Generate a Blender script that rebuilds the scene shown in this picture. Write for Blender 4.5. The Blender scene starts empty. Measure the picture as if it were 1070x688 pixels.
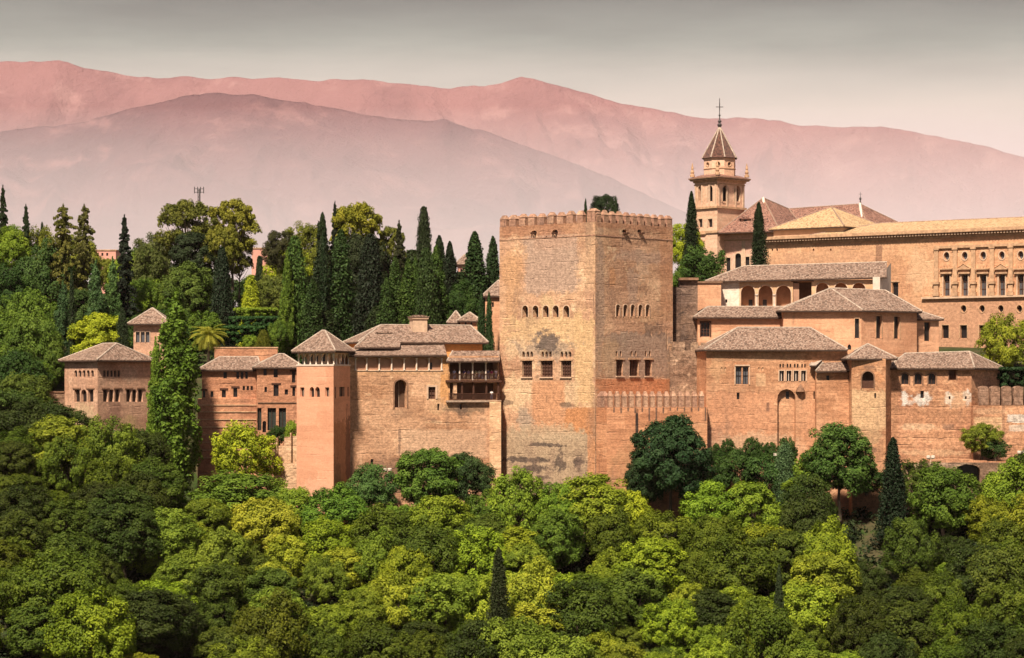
import bpy, math, random
import numpy as np
from mathutils import Vector, Matrix, geometry
R = math.radians
SC = bpy.context.scene
COL = SC.collection

# ------------------------------------------------------------------ camera
F = 2675.0            # focal length in photograph pixels (1070 wide)
CX, HY = 535.0, 400.0 # picture column of the view axis, picture row of the horizon
cam = bpy.data.objects.new('camera', bpy.data.cameras.new('camera'))
COL.objects.link(cam); SC.camera = cam
cam.data.sensor_width = 36.0
cam.data.lens = 36.0 * F / 1070.0
cam.data.shift_y = (HY - 344.0) / 1070.0
cam.data.clip_start = 1.0; cam.data.clip_end = 60000.0
cam.location = (0, 0, 0); cam.rotation_euler = (R(90), 0, 0)

# ------------------------------------------------------------------ world, sun, exposure
SUN_EL, SUN_AZ = 52.0, 199.0      # azimuth clockwise from +Y (the view direction)
SUN_STRENGTH, SKY_STRENGTH, EXPOSURE = 5.1, 0.08, 0.78
w = bpy.data.worlds.new('World'); SC.world = w; w.use_nodes = True
nt = w.node_tree; nt.nodes.clear()
out = nt.nodes.new('ShaderNodeOutputWorld'); bg = nt.nodes.new('ShaderNodeBackground')
sky = nt.nodes.new('ShaderNodeTexSky'); sky.sky_type = 'NISHITA'; sky.sun_disc = False
sky.sun_elevation = R(SUN_EL); sky.sun_rotation = R(SUN_AZ)
sky.air_density = 1.0; sky.dust_density = 3.0; sky.altitude = 700
tc = nt.nodes.new('ShaderNodeTexCoord'); sep = nt.nodes.new('ShaderNodeSeparateXYZ')
nt.links.new(tc.outputs['Generated'], sep.inputs[0])
ramp = nt.nodes.new('ShaderNodeValToRGB')
els = ramp.color_ramp.elements
SKYC = [(0.0, (6.6, 5.3, 5.8)), (0.06, (6.6, 5.4, 5.6)), (0.09, (6.8, 5.6, 5.0)), (0.104, (6.3, 5.7, 4.7)), (0.118, (4.6, 4.5, 3.7)), (0.134, (2.6, 2.75, 2.2)), (0.152, (1.15, 1.25, .95)), (0.4, (1.6, 1.7, 1.9)), (1.0, (1.4, 1.7, 2.3))]
KS = 7.0
els[0].position = SKYC[0][0]; els[0].color = tuple(c / KS for c in SKYC[0][1]) + (1,)
els[1].position = 1.0; els[1].color = tuple(c / KS for c in SKYC[-1][1]) + (1,)
for p_, c_ in SKYC[1:-1]:
    e = els.new(p_); e.color = tuple(c / KS for c in c_) + (1,)
# thin streaky cloud wobbling the layers of the overcast
cn = nt.nodes.new('ShaderNodeTexNoise'); cn.inputs['Scale'].default_value = 1.0; cn.inputs['Detail'].default_value = 7; cn.inputs['Roughness'].default_value = .6
mp = nt.nodes.new('ShaderNodeMapping'); mp.inputs['Scale'].default_value = (9, 9, 60)
nt.links.new(tc.outputs['Generated'], mp.inputs[0]); nt.links.new(mp.outputs[0], cn.inputs['Vector'])
m1 = nt.nodes.new('ShaderNodeMath'); m1.operation = 'MULTIPLY_ADD'; m1.inputs[1].default_value = 0.022
nt.links.new(cn.outputs['Fac'], m1.inputs[0])
m0 = nt.nodes.new('ShaderNodeMath'); m0.operation = 'SUBTRACT'; m0.inputs[1].default_value = 0.011
nt.links.new(sep.outputs['Z'], m0.inputs[0]); nt.links.new(m0.outputs[0], m1.inputs[2])
nt.links.new(m1.outputs[0], ramp.inputs[0])
sc_ = nt.nodes.new('ShaderNodeVectorMath'); sc_.operation = 'SCALE'; sc_.inputs['Scale'].default_value = KS
nt.links.new(ramp.outputs[0], sc_.inputs[0])
mixw = nt.nodes.new('ShaderNodeMix'); mixw.data_type = 'RGBA'; mixw.inputs['Factor'].default_value = 0.88
nt.links.new(sky.outputs[0], mixw.inputs['A']); nt.links.new(sc_.outputs[0], mixw.inputs['B'])
nt.links.new(mixw.outputs['Result'], bg.inputs['Color']); bg.inputs['Strength'].default_value = SKY_STRENGTH
nt.links.new(bg.outputs[0], out.inputs['Surface'])

sun = bpy.data.objects.new('sun', bpy.data.lights.new('sun', 'SUN')); COL.objects.link(sun)
sun.data.energy = SUN_STRENGTH; sun.data.angle = R(4); sun.data.color = (1.0, 0.885, 0.71)
_sd = Vector((math.sin(R(SUN_AZ)) * math.cos(R(SUN_EL)), math.cos(R(SUN_AZ)) * math.cos(R(SUN_EL)), math.sin(R(SUN_EL))))
sun.rotation_euler = _sd.to_track_quat('Z', 'Y').to_euler()
SC.view_settings.view_transform = 'Standard'; SC.view_settings.look = 'None'
SC.view_settings.exposure = EXPOSURE; SC.view_settings.gamma = 1.0; SC.view_settings.use_curve_mapping = False
SC.cycles.max_bounces = 5; SC.cycles.diffuse_bounces = 2; SC.cycles.glossy_bounces = 2
SC.cycles.transmission_bounces = 3; SC.cycles.volume_bounces = 0; SC.cycles.use_denoising = True
SC.cycles.sample_clamp_indirect = 4.0

# ------------------------------------------------------------------ picture geometry
def X(px, Y): return (px - CX) / F * Y
def Z(py, Y): return (HY - py) / F * Y
def P(px, py, Y): return Vector((X(px, Y), Y, Z(py, Y)))
def pl(px, Y): return Vector((X(px, Y), Y))

def tag(o, label=None, cat=None, group=None, kind=None):
    if label: o['label'] = label
    if cat: o['category'] = cat
    if group: o['group'] = group
    if kind: o['kind'] = kind
    return o
def empty(name, loc, label, cat, group=None):
    o = bpy.data.objects.new(name, None); COL.objects.link(o); o.location = loc
    o.empty_display_size = .5
    return tag(o, label, cat, group)

# ------------------------------------------------------------------ node helper
class NT:
    def __init__(s, name):
        s.m = bpy.data.materials.new(name); s.m.use_nodes = True; s.t = s.m.node_tree; s.t.nodes.clear()
        s.out = s.t.nodes.new('ShaderNodeOutputMaterial')
    def put(s, sock, v):
        if isinstance(v, bpy.types.NodeSocket): s.t.links.new(v, sock)
        elif isinstance(v, (tuple, list)):
            sock.default_value = tuple(v) + (1,) if len(v) == 3 and sock.type == 'RGBA' else tuple(v)
        else: sock.default_value = v
    def n(s, typ, ins=None, **pr):
        nd = s.t.nodes.new('ShaderNode' + typ)
        for k, v in pr.items(): setattr(nd, k, v)
        for k, v in (ins or {}).items(): s.put(nd.inputs[k], v)
        return nd
    def math(s, op, a, b=0.0, c=0.0, clamp=False):
        return s.n('Math', {0: a, 1: b, 2: c}, operation=op, use_clamp=clamp).outputs[0]
    def mix(s, f, a, b, mode='MIX'):
        return s.n('Mix', {'Factor': f, 'A': a, 'B': b} if False else None, data_type='RGBA', blend_type=mode), (f, a, b)
    def mixc(s, f, a, b, mode='MIX'):
        nd = s.t.nodes.new('ShaderNodeMix'); nd.data_type = 'RGBA'; nd.blend_type = mode
        s.put(nd.inputs[0], f); s.put(nd.inputs[6], a); s.put(nd.inputs[7], b)
        return nd.outputs[2]
    def sstep(s, v, lo, hi, a=0.0, b=1.0):
        nd = s.n('MapRange', {'Value': v, 'From Min': lo, 'From Max': hi, 'To Min': a, 'To Max': b}, interpolation_type='SMOOTHSTEP')
        return nd.outputs[0]
    def noise(s, vec, scale=1.0, detail=4.0, rough=.55, dist=0.0):
        return s.n('TexNoise', {'Vector': vec, 'Scale': scale, 'Detail': detail, 'Roughness': rough, 'Distortion': dist}).outputs['Fac']
    def smap(s, vec, sx, sy, sz=1.0, loc=(0, 0, 0)):
        return s.n('Mapping', {'Vector': vec, 'Scale': (sx, sy, sz), 'Location': loc}).outputs[0]
    def uv(s): return s.n('UVMap', uv_map='UVMap').outputs[0]
    def bsdf(s, color, rough=.9, bump=None, bstr=.5, bdist=.1, spec=.15):
        ins = {'Base Color': color, 'Roughness': rough, 'Specular IOR Level': spec}
        b = s.n('BsdfPrincipled', ins)
        if bump is not None:
            bp = s.n('Bump', {'Height': bump, 'Strength': bstr, 'Distance': bdist})
            s.t.links.new(bp.outputs[0], b.inputs['Normal'])
        s.t.links.new(b.outputs[0], s.out.inputs['Surface'])
        return s.m

def wall_mat(name, c1, c2, dark=(.10, .07, .06), brick=.25, band=.5, stain=.45, patches=(), bump=.6, seed=0.0, lift=.55, course=.5, fine=.5):
    """Rammed earth / brick / worn plaster in wall metres (u along the wall, v up)."""
    tn = lambda c: (c[0] * 1.12, c[1] * 1.14, c[2] * 1.17)
    c1, c2 = tn(c1), tn(c2); stain = min(1, stain * 1.35)
    k = NT(name); uv0 = k.uv(); uv = k.smap(uv0, 1, 1, 1, (seed * 13.7, seed * 7.3, 0))
    big = k.noise(uv, .11, 6, .6)
    col = k.mixc(k.sstep(big, .42, .58), c1, c2)
    # horizontal rammed courses and weathered bands
    bn = k.noise(k.smap(uv, .12, 1.1), 1.0, 6, .65)
    col = k.mixc(1.0, col, k.n('CombineColor', {0: k.sstep(bn, .2, .8, 1 - .45 * band, 1 + .4 * band), 1: k.sstep(bn, .2, .8, 1 - .5 * band, 1 + .42 * band), 2: k.sstep(bn, .2, .8, 1 - .52 * band, 1 + .45 * band)}).outputs[0], 'MULTIPLY')
    sx = k.n('SeparateXYZ', {0: uv}); u, v = sx.outputs[0], sx.outputs[1]
    vw = k.math('ADD', k.math('MULTIPLY', v, .82), k.math('MULTIPLY', k.noise(uv, .3, 3), .8))
    ln = k.sstep(k.math('ABSOLUTE', k.math('SUBTRACT', k.math('FRACT', vw), .5)), .40, .5)
    ln = k.math('MULTIPLY', ln, k.sstep(k.noise(k.smap(uv, .25, .6, 1, (9, 4, 0)), 1, 3), .48, .68))
    col = k.mixc(k.math('MULTIPLY', ln, course * .7), col, dark)
    # large repaired panels of slightly different masonry with wandering edges
    wv = k.n('VectorMath', {0: uv, 1: k.n('VectorMath', {0: k.n('TexNoise', {'Vector': uv, 'Scale': .45, 'Detail': 6.0, 'Roughness': .7}).outputs['Color'], 'Scale': 2.6}, operation='SCALE').outputs[0]}, operation='ADD').outputs[0]
    pb = k.n('TexBrick', {'Vector': wv, 'Color1': (.74, .66, .62), 'Color2': (1.22, 1.25, 1.28), 'Mortar': (.95, .93, .92), 'Scale': 1.0, 'Mortar Size': .04, 'Mortar Smooth': 1.0, 'Brick Width': 4.6, 'Row Height': 2.3, 'Bias': 0.0})
    col = k.mixc(min(.6, course * 1.1), col, k.mixc(1.0, col, pb.outputs['Color'], 'MULTIPLY'))
    # bricks / stones that show through
    bt = k.n('TexBrick', {'Vector': uv, 'Color1': (.80, .80, .80), 'Color2': (1.12, 1.08, 1.05), 'Mortar': (1.16, 1.14, 1.12), 'Scale': 1.0, 'Mortar Size': .035, 'Brick Width': .62, 'Row Height': .26, 'Bias': -.1})
    bm = k.sstep(k.noise(uv, .16, 5, .6), .42, .6)
    col = k.mixc(k.math('MULTIPLY', bm, brick * .26), col, k.mixc(1.0, col, bt.outputs['Color'], 'MULTIPLY'))
    # pale eroded skins
    er = k.noise(k.smap(uv, .35, .5, 1, (3, 8, 0)), 1, 9, .68, .6)
    col = k.mixc(k.math('MULTIPLY', k.sstep(er, .55, .66), lift), col, tuple(min(.8, a * 1.45 + .03) for a in c1))
    # blotches and drips
    bl = k.noise(k.smap(uv, .28, .45, 1, (20, 2, 0)), 1, 9, .7, .8)
    col = k.mixc(k.math('MULTIPLY', k.sstep(bl, .57, .72), stain), col, dark)
    dr = k.noise(k.smap(uv, 1.1, .09, 1, (5, 5, 0)), 1, 5, .6)
    col = k.mixc(k.math('MULTIPLY', k.sstep(dr, .58, .74), stain * .8), col, dark)
    wob = k.noise(uv0, .55, 8, .7); wob2 = k.noise(k.smap(uv0, 1, 1, 1, (31, 17, 0)), .9, 8, .75, .5)
    s0 = k.n('SeparateXYZ', {0: uv0})
    for (cu, cz, hu, hz, pc, st, rg) in patches:
        du = k.math('DIVIDE', k.math('ABSOLUTE', k.math('SUBTRACT', s0.outputs[0], cu)), hu)
        dz = k.math('DIVIDE', k.math('ABSOLUTE', k.math('SUBTRACT', s0.outputs[1], cz)), hz)
        d = k.math('SMOOTH_MAX', du, dz, .3) if rg < .55 else k.math('SQRT', k.math('ADD', k.math('MULTIPLY', du, du), k.math('MULTIPLY', dz, dz)))
        if rg >= .55: rg *= 1.9
        d = k.math('ADD', d, k.math('MULTIPLY', k.math('SUBTRACT', wob, .5), rg * 2.2))
        d = k.math('ADD', d, k.math('MULTIPLY', k.math('SUBTRACT', wob2, .5), rg * 1.2))
        msk = k.math('MULTIPLY', k.sstep(d, 1.1 if rg < .9 else 1.2, .9 if rg < .9 else .7), st)
        pcol = k.mixc(.55, pc, k.mixc(1.0, pc, k.mixc(.8, (1, 1, 1), k.n('CombineColor', {0: k.sstep(wob2, .25, .75, .55, 1.5), 1: k.sstep(wob2, .25, .75, .55, 1.5), 2: k.sstep(wob2, .25, .75, .55, 1.5)}).outputs[0]), 'MULTIPLY'))
        col = k.mixc(msk, col, pcol)
    soot = k.noise(k.smap(uv, .55, .22, 1, (41, 3, 0)), .35, 9, .72, .4)
    col = k.mixc(k.math('MULTIPLY', k.sstep(soot, .50, .68), stain * .6), col, tuple(d_ * 1.7 for d_ in dark))
    fn = k.noise(uv, 1.9, 7, .78)
    g = k.sstep(fn, .3, .7, 1 - .6 * fine, 1 + .42 * fine)
    col = k.mixc(1.0, col, k.n('CombineColor', {0: g, 1: g, 2: g}).outputs[0], 'MULTIPLY')
    hgt = k.math('ADD', k.math('MULTIPLY', fn, .8), k.math('ADD', k.math('MULTIPLY', er, .9), k.math('MULTIPLY', bt.outputs['Fac'], -.10)))
    hgt = k.math('SUBTRACT', hgt, k.math('MULTIPLY', ln, .5))
    return k.bsdf(col, .93, hgt, bump, .22)

def tile_mat(name, c1, c2, dark, pale, palef=.3, rough=.85, cw=.25):
    """Half-round clay tiles in columns running down the slope."""
    k = NT(name); uv = k.uv(); sx = k.n('SeparateXYZ', {0: uv}); u, v = sx.outputs[0], sx.outputs[1]
    cu = k.math('FLOOR', k.math('DIVIDE', u, cw))
    rn = k.n('TexWhiteNoise', {'Vector': k.n('CombineXYZ', {0: cu, 1: 0}).outputs[0]}, noise_dimensions='2D').outputs[0]
    cv = k.math('FLOOR', k.math('ADD', k.math('DIVIDE', v, .30), rn))
    wn = k.n('TexWhiteNoise', {'Vector': k.n('CombineXYZ', {0: cu, 1: cv}).outputs[0]}, noise_dimensions='2D')
    pt = k.noise(uv, .5, 5, .65)
    col = k.mixc(k.sstep(k.math('ADD', k.math('MULTIPLY', wn.outputs[0], .6), k.math('MULTIPLY', pt, .6)), .3, .85), c1, c2)
    w2 = k.n('SeparateColor', {0: wn.outputs[1]})
    col = k.mixc(k.math('MULTIPLY', k.sstep(w2.outputs[1], .62, .8), palef), col, pale)
    col = k.mixc(k.math('MULTIPLY', k.sstep(w2.outputs[2], .7, .85), .7), col, dark)
    col = k.mixc(k.math('MULTIPLY', k.sstep(k.noise(k.smap(uv, 1, .5), .8, 6, .7), .56, .7), .55), col, dark)
    fr = k.math('FRACT', k.math('DIVIDE', u, cw))
    h = k.math('SINE', k.math('MULTIPLY', fr, math.pi))
    fv = k.math('FRACT', k.math('ADD', k.math('DIVIDE', v, .30), rn))
    h = k.math('ADD', h, k.math('ADD', k.math('MULTIPLY', fv, -.35), k.math('MULTIPLY', wn.outputs[0], .5)))
    return k.bsdf(col, rough, h, .9, .09)

def flat_mat(name, col, rough=.8, var=.25, scale=3.0, spec=.2):
    k = NT(name); tcn = k.n('TexCoord').outputs['Object']
    g = k.sstep(k.noise(tcn, scale, 5, .6), .25, .75, 1 - var, 1 + var)
    c = k.mixc(1.0, col, k.n('CombineColor', {0: g, 1: g, 2: g}).outputs[0], 'MULTIPLY')
    return k.bsdf(c, rough, None, spec=spec)

M = {}
M['glass'] = flat_mat('dark_opening', (.018, .014, .014), .35, .3, .6, .4)
M['lattice'] = flat_mat('carved_lattice', (.10, .05, .035), .8)
M['shutter'] = flat_mat('old_shutter', (.030, .035, .030), .7)
M['pane'] = flat_mat('grey_pane', (.075, .075, .085), .3, .15, .6, .5)
M['wood'] = flat_mat('brown_timber', (.075, .032, .02), .8)
M['palewood'] = flat_mat('weathered_timber', (.35, .25, .19), .8)
M['eave'] = flat_mat('eave_timber', (.05, .028, .02), .85)
M['white'] = flat_mat('whitewash', (.62, .50, .42), .9, .12, 1.2)
M['stone'] = flat_mat('carved_stone', (.47, .28, .17), .9, .3, 1.5)
M['palestone'] = flat_mat('pale_stone', (.55, .37, .26), .9, .2, 1.5)
M['darkstone'] = flat_mat('dark_stone', (.22, .12, .075), .9, .35, 1.5)
M['ridge'] = flat_mat('lime_bedded_ridge', (.40, .31, .25), .9, .35, 2.5)
M['ridgedark'] = flat_mat('clay_ridge', (.30, .20, .15), .9, .4, 2.5)
M['metal'] = flat_mat('dark_iron', (.05, .04, .04), .5, .2, 2, .5)
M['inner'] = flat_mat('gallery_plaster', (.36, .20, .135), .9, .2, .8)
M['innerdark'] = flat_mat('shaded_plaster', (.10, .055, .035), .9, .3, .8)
M['tile'] = tile_mat('roof_tiles', (.19, .115, .085), (.31, .20, .15), (.08, .05, .038), (.46, .34, .27), .42)
M['tilegold'] = tile_mat('golden_tiles', (.47, .29, .15), (.58, .39, .22), (.25, .13, .075), (.62, .46, .30), .4)
M['tileored'] = tile_mat('red_brown_tiles', (.22, .10, .075), (.33, .17, .125), (.06, .03, .03), (.42, .27, .21), .3)
M['slate'] = tile_mat('glazed_spire_tiles', (.10, .045, .035), (.16, .075, .055), (.03, .02, .02), (.24, .14, .10), .2, .5)

# ------------------------------------------------------------------ mesh builder with metric wall coordinates
class MB:
    def __init__(s): s.v = []; s.f = []; s.m = []
    def face(s, pts, m=0):
        i = len(s.v); s.v += [tuple(p) for p in pts]; s.f.append(tuple(range(i, i + len(pts)))); s.m.append(m)
    def prism(s, poly, z0, z1, m=0, cap=True):
        """poly: CCW plan points (seen from above)."""
        n = len(poly)
        for i in range(n):
            a, b = poly[i], poly[(i + 1) % n]
            s.face([(a[0], a[1], z0), (b[0], b[1], z0), (b[0], b[1], z1), (a[0], a[1], z1)], m)
        if cap:
            s.face([(p[0], p[1], z1) for p in poly], m); s.face([(p[0], p[1], z0) for p in reversed(poly)], m)
    def box(s, fr, u0, u1, z0, z1, d0, d1, m=0):
        """box in a face's frame: u along, z up, d outward."""
        q = [fr.at(u0, d1), fr.at(u1, d1), fr.at(u1, d0), fr.at(u0, d0)]
        s.prism([(p.x, p.y) for p in q], z0, z1, m)
    def tube(s, a, b, r0, r1=None, n=6, m=0):
        a, b = Vector(a), Vector(b); r1 = r0 if r1 is None else r1
        d = (b - a).normalized(); t = d.cross(Vector((0, 0, 1)))
        t = Vector((1, 0, 0)) if t.length < .01 else t.normalized()
        w2 = d.cross(t)
        ra = [a + (t * math.cos(2 * math.pi * i / n) + w2 * math.sin(2 * math.pi * i / n)) * r0 for i in range(n)]
        rb = [b + (t * math.cos(2 * math.pi * i / n) + w2 * math.sin(2 * math.pi * i / n)) * r1 for i in range(n)]
        for i in range(n):
            j = (i + 1) % n; s.face([ra[i], ra[j], rb[j], rb[i]], m)
        s.face(list(reversed(ra)), m); s.face(rb, m)
    def lathe(s, c, prof, n=10, m=0):
        """prof: (radius, z) from low to high."""
        for (r0, z0), (r1, z1) in zip(prof, prof[1:]):
            for i in range(n):
                a0, a1 = 2 * math.pi * i / n, 2 * math.pi * (i + 1) / n
                s.face([(c[0] + r0 * math.cos(a0), c[1] + r0 * math.sin(a0), z0), (c[0] + r0 * math.cos(a1), c[1] + r0 * math.sin(a1), z0),
                        (c[0] + r1 * math.cos(a1), c[1] + r1 * math.sin(a1), z1), (c[0] + r1 * math.cos(a0), c[1] + r1 * math.sin(a0), z1)], m)
    def build(s, name, mats, parent=None, smooth=False):
        me = bpy.data.meshes.new(name); me.from_pydata(s.v, [], s.f)
        for mm in (mats if isinstance(mats, (list, tuple)) else [mats]): me.materials.append(mm)
        me.polygons.foreach_set('material_index', s.m)
        if smooth: me.polygons.foreach_set('use_smooth', [True] * len(s.f))
        me.update()
        nl = len(me.loops); co = np.empty(len(me.vertices) * 3); me.vertices.foreach_get('co', co); co = co.reshape(-1, 3)
        no = np.empty(len(me.polygons) * 3); me.polygons.foreach_get('normal', no); no = no.reshape(-1, 3)
        tot = np.empty(len(me.polygons), int); me.polygons.foreach_get('loop_total', tot)
        vi = np.empty(nl, int); me.loops.foreach_get('vertex_index', vi)
        nn = np.repeat(no, tot, 0); p = co[vi]
        t = np.stack([-nn[:, 1], nn[:, 0], np.zeros(nl)], 1); ln = np.linalg.norm(t, axis=1); fl = ln < .2
        t[fl] = (1, 0, 0); ln[fl] = 1; t /= ln[:, None]
        b = np.cross(nn, t)
        uv = np.stack([(p * t).sum(1), (p * b).sum(1)], 1)
        lay = me.uv_layers.new(name='UVMap'); lay.data.foreach_set('uv', uv.ravel())
        o = bpy.data.objects.new(name, me); COL.objects.link(o)
        if parent is not None:
            o.parent = parent; o.location = -world_loc(parent)
        return o

def world_loc(o):
    v = Vector((0, 0, 0))
    while o is not None: v = v + o.location; o = o.parent
    return v

class Fr:
    """plan frame of one wall face: A to B left to right seen from outside."""
    def __init__(s, A, B):
        s.A, s.B = Vector(A), Vector(B); s.L = (s.B - s.A).length; s.t = (s.B - s.A) / s.L
        s.n = Vector((s.t.y, -s.t.x))
    def at(s, u, d=0): return s.A + s.t * u + s.n * d
    def u(s, px):
        m = (px - CX) / F
        return (m * s.A.y - s.A.x) / (s.t.x - m * s.t.y)
    def Y(s, px): return s.A.y + s.u(px) * s.t.y
    def z(s, px, py): return Z(py, s.Y(px))
    def U(s, px): return s.A.dot(s.t) + s.u(px)     # wall coordinate used by the materials
def patch(fr, x0, x1, y0, y1, col, st=.9, rg=.5):
    xm = (x0 + x1) / 2
    ua, ub, za, zb = fr.U(x0), fr.U(x1), fr.z(xm, y1), fr.z(xm, y0)
    return ((ua + ub) / 2, (za + zb) / 2, abs(ub - ua) / 2, (zb - za) / 2, col, st, rg)

def outline(kind, u0, u1, z0, z1, n=8):
    if kind == 'r': return [(u0, z0), (u1, z0), (u1, z1), (u0, z1)]
    c = (u0 + u1) / 2; r = (u1 - u0) / 2
    if kind == 'o':
        zc, rz = (z0 + z1) / 2, (z1 - z0) / 2
        return [(c + r * math.cos(2 * math.pi * i / 14), zc + rz * math.sin(2 * math.pi * i / 14)) for i in range(14)]
    if kind == 'f':      # flattened arch
        zs = z1 - r * .45
        return [(u0, z0), (u1, z0)] + [(c + r * math.cos(math.pi * i / n), zs + r * .45 * math.sin(math.pi * i / n)) for i in range(n + 1)]
    zs = max(z0 + .02, z1 - r)
    rz = z1 - zs
    return [(u0, z0), (u1, z0)] + [(c + r * math.cos(math.pi * i / n), zs + rz * math.sin(math.pi * i / n)) for i in range(n + 1)]

def expand(fp, d):
    n = len(fp); o = []
    for i in range(n):
        a, b, c = Vector(fp[i - 1]), Vector(fp[i]), Vector(fp[(i + 1) % n])
        n1 = (b - a).normalized(); n1 = Vector((n1.y, -n1.x)); n2 = (c - b).normalized(); n2 = Vector((n2.y, -n2.x))
        k = (n1 + n2); k = k / max(.3, k.length_squared) * 2
        o.append(b + k * d)
    return o

def inpoly(p, poly):
    c = False; n = len(poly)
    for i in range(n):
        (x0, y0), (x1, y1) = poly[i], poly[i - 1]
        if (y0 > p[1]) != (y1 > p[1]) and p[0] < (x1 - x0) * (p[1] - y0) / (y1 - y0) + x0: c = not c
    return c

class Bld:
    def __init__(s, name, label, cat, fpt, group=None, zbase=None):
        """fpt: plan outline (front points left to right, then the back), counter-clockwise."""
        s.fp = [Vector(p) for p in fpt]; c = sum(s.fp, Vector((0, 0))) / len(s.fp)
        s.root = empty(name, (c.x, c.y, zbase if zbase is not None else 0), label, cat, group)
        s.fr = [Fr(s.fp[i], s.fp[(i + 1) % len(s.fp)]) for i in range(len(s.fp))]
    def wall(s, zt, zb, mat, holes=(), name='wall', cap=True, frs=None):
        mb = MB(); frs = frs or s.fr; todo = []
        for i, fr in enumerate(frs):
            outer = [(0, zb), (fr.L, zb), (fr.L, zt), (0, zt)]; hs = []
            for h in holes:
                if h['f'] != i: continue
                ol = outline(h['k'], h['u0'], h['u1'], h['z0'], h['z1'])
                hs.append((ol, h)); todo.append((fr, ol, h))
            if not hs:
                mb.face([(*fr.at(u), z) for u, z in outer]); continue
            vs, es = [], []
            for q in [outer] + [ol for ol, _ in hs]:
                i0 = len(vs); vs += [Vector(p) for p in q]; es += [(i0 + j, i0 + (j + 1) % len(q)) for j in range(len(q))]
            ov, _e, of = geometry.delaunay_2d_cdt(vs, es, [], 0, 1e-5)[:3]
            for tri in of:
                q = [ov[j] for j in tri]; c = (q[0] + q[1] + q[2]) / 3
                ar = (q[1] - q[0]).cross(q[2] - q[0])
                if abs(ar) < 1e-9 or any(inpoly(c, ol) for ol, _ in hs): continue
                if ar < 0: q.reverse()
                mb.face([(*fr.at(p.x), p.y) for p in q])
            for ol, h in hs:
                n = len(ol); dp = -h['d']
                for j in range(n):
                    a, b = ol[j], ol[(j + 1) % n]
                    mb.face([(*fr.at(b[0]), b[1]), (*fr.at(a[0]), a[1]), (*fr.at(a[0], dp), a[1]), (*fr.at(b[0], dp), b[1])])
        if cap: mb.face([(p.x, p.y, zt) for p in s.fp])
        o = mb.build(name, mat, s.root)
        for fr, ol, h in todo: s.fill(fr, ol, h)
        return o
    def fill(s, fr, ol, h):
        if h['name'] is None:
            mb = MB(); mb.face([(*fr.at(u, -h['d'] + .003), z) for u, z in ol]); mb.build('recess_back', h['mat'], s.root)
            return
        mb = MB(); d = h['d']
        e = .05
        us = [p[0] for p in ol]; zs = [p[1] for p in ol]; u0, u1, z0, z1 = min(us), max(us), min(zs), max(zs)
        mb.face([(*fr.at(u, -d + .02), z) for u, z in ol], 0)
        mats = [h['mat'], h.get('fm', M['wood'])]
        nx, nz = h.get('mull', (0, 0)); t = h.get('mt', .05)
        for i in range(1, nx + 1):
            uc = u0 + (u1 - u0) * i / (nx + 1); mb.box(fr, uc - t, uc + t, z0 + e, z1 - e - (.3 * (u1 - u0) if h['k'] == 'a' and nx > 1 else 0), -d + .05, -d + .16, 1)
        for i in range(1, nz + 1):
            zc = z0 + (z1 - z0) * i / (nz + 1); mb.box(fr, u0 + e, u1 - e, zc - t * .8, zc + t * .8, -d + .06, -d + .14, 1)
        w = mb.build(h['name'], mats, s.root)
        if h.get('sur'):
            tk, mt = h['sur']; mb = MB(); cu, cz = (u0 + u1) / 2, (z0 + z1) / 2
            if h['k'] == 'r':
                mb.box(fr, u0 - tk, u0 - .002, z0, z1, .004, .09); mb.box(fr, u1 + .002, u1 + tk, z0, z1, .004, .09)
                mb.box(fr, u0 - tk, u1 + tk, z1 + .002, z1 + tk, .004, .1)
            else:
                hu, hz = (u1 - u0) / 2, (z1 - z0) / 2
                oo = [(cu + (u - cu) * (1 + tk / hu), cz + (z - cz) * (1 + tk / hz)) for u, z in ol]; n = len(ol)
                for j in range(n):
                    if h['k'] != 'o' and j == 0: continue
                    a, b, c, dd = ol[j], ol[(j + 1) % n], oo[(j + 1) % n], oo[j]
                    mb.face([(*fr.at(a[0], .08), a[1]), (*fr.at(dd[0], .08), dd[1]), (*fr.at(c[0], .08), c[1]), (*fr.at(b[0], .08), b[1])])
                    mb.face([(*fr.at(dd[0], 0.0), dd[1]), (*fr.at(c[0], 0.0), c[1]), (*fr.at(c[0], .08), c[1]), (*fr.at(dd[0], .08), dd[1])])
            mb.build('surround', mt, w)
        if h.get('sill'):
            mb = MB(); mb.box(fr, u0 - .15, u1 + .15, z0 - .2, z0 - .004, .004, .22); mb.build('sill', h['sill'], w)
        if h.get('lintel'):
            mb = MB(); mb.box(fr, u0 - .35, u1 + .35, z1 + .004, z1 + .28, .004, .12); mb.build('lintel', h['lintel'], w)
    def H(s, f, x0, x1, y0, y1, k='r', d=.45, mat=None, name='window', **kw):
        fr = s.fr[f]; xm = (x0 + x1) / 2
        h = dict(f=f, u0=fr.u(x0), u1=fr.u(x1), z0=fr.z(xm, y1), z1=fr.z(xm, y0), k=k, d=d, mat=mat or M['glass'], name=name); h.update(kw)
        return h
    def band(s, name, z0, z1, d, mat, fp=None):
        mb = MB(); mb.prism(expand(fp or s.fp, d), z0, z1); return mb.build(name, mat, s.root)
    def roof(s, ze, zr, over=.7, insL=None, insR=None, mat=None, fp=None, caps='ridge', thick=.34, name='roof', flip=False, backin=.5):
        """hip roof over a 4-sided outline fp = [front left, front right, back right, back left]; ridge runs left-right."""
        fp = [Vector(p) for p in (fp or s.fp)]
        e = expand(fp, over)
        if flip: e = e[1:] + e[:1]
        ml = e[0].lerp(e[3], backin); mr = e[1].lerp(e[2], backin); L = (mr - ml).length; dv = (e[3] - e[0]).length
        iL = dv / 2 if insL is None else insL; iR = dv / 2 if insR is None else insR
        if iL + iR > L - .05:
            f_ = (L - .05) / (iL + iR); iL *= f_; iR *= f_
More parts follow.
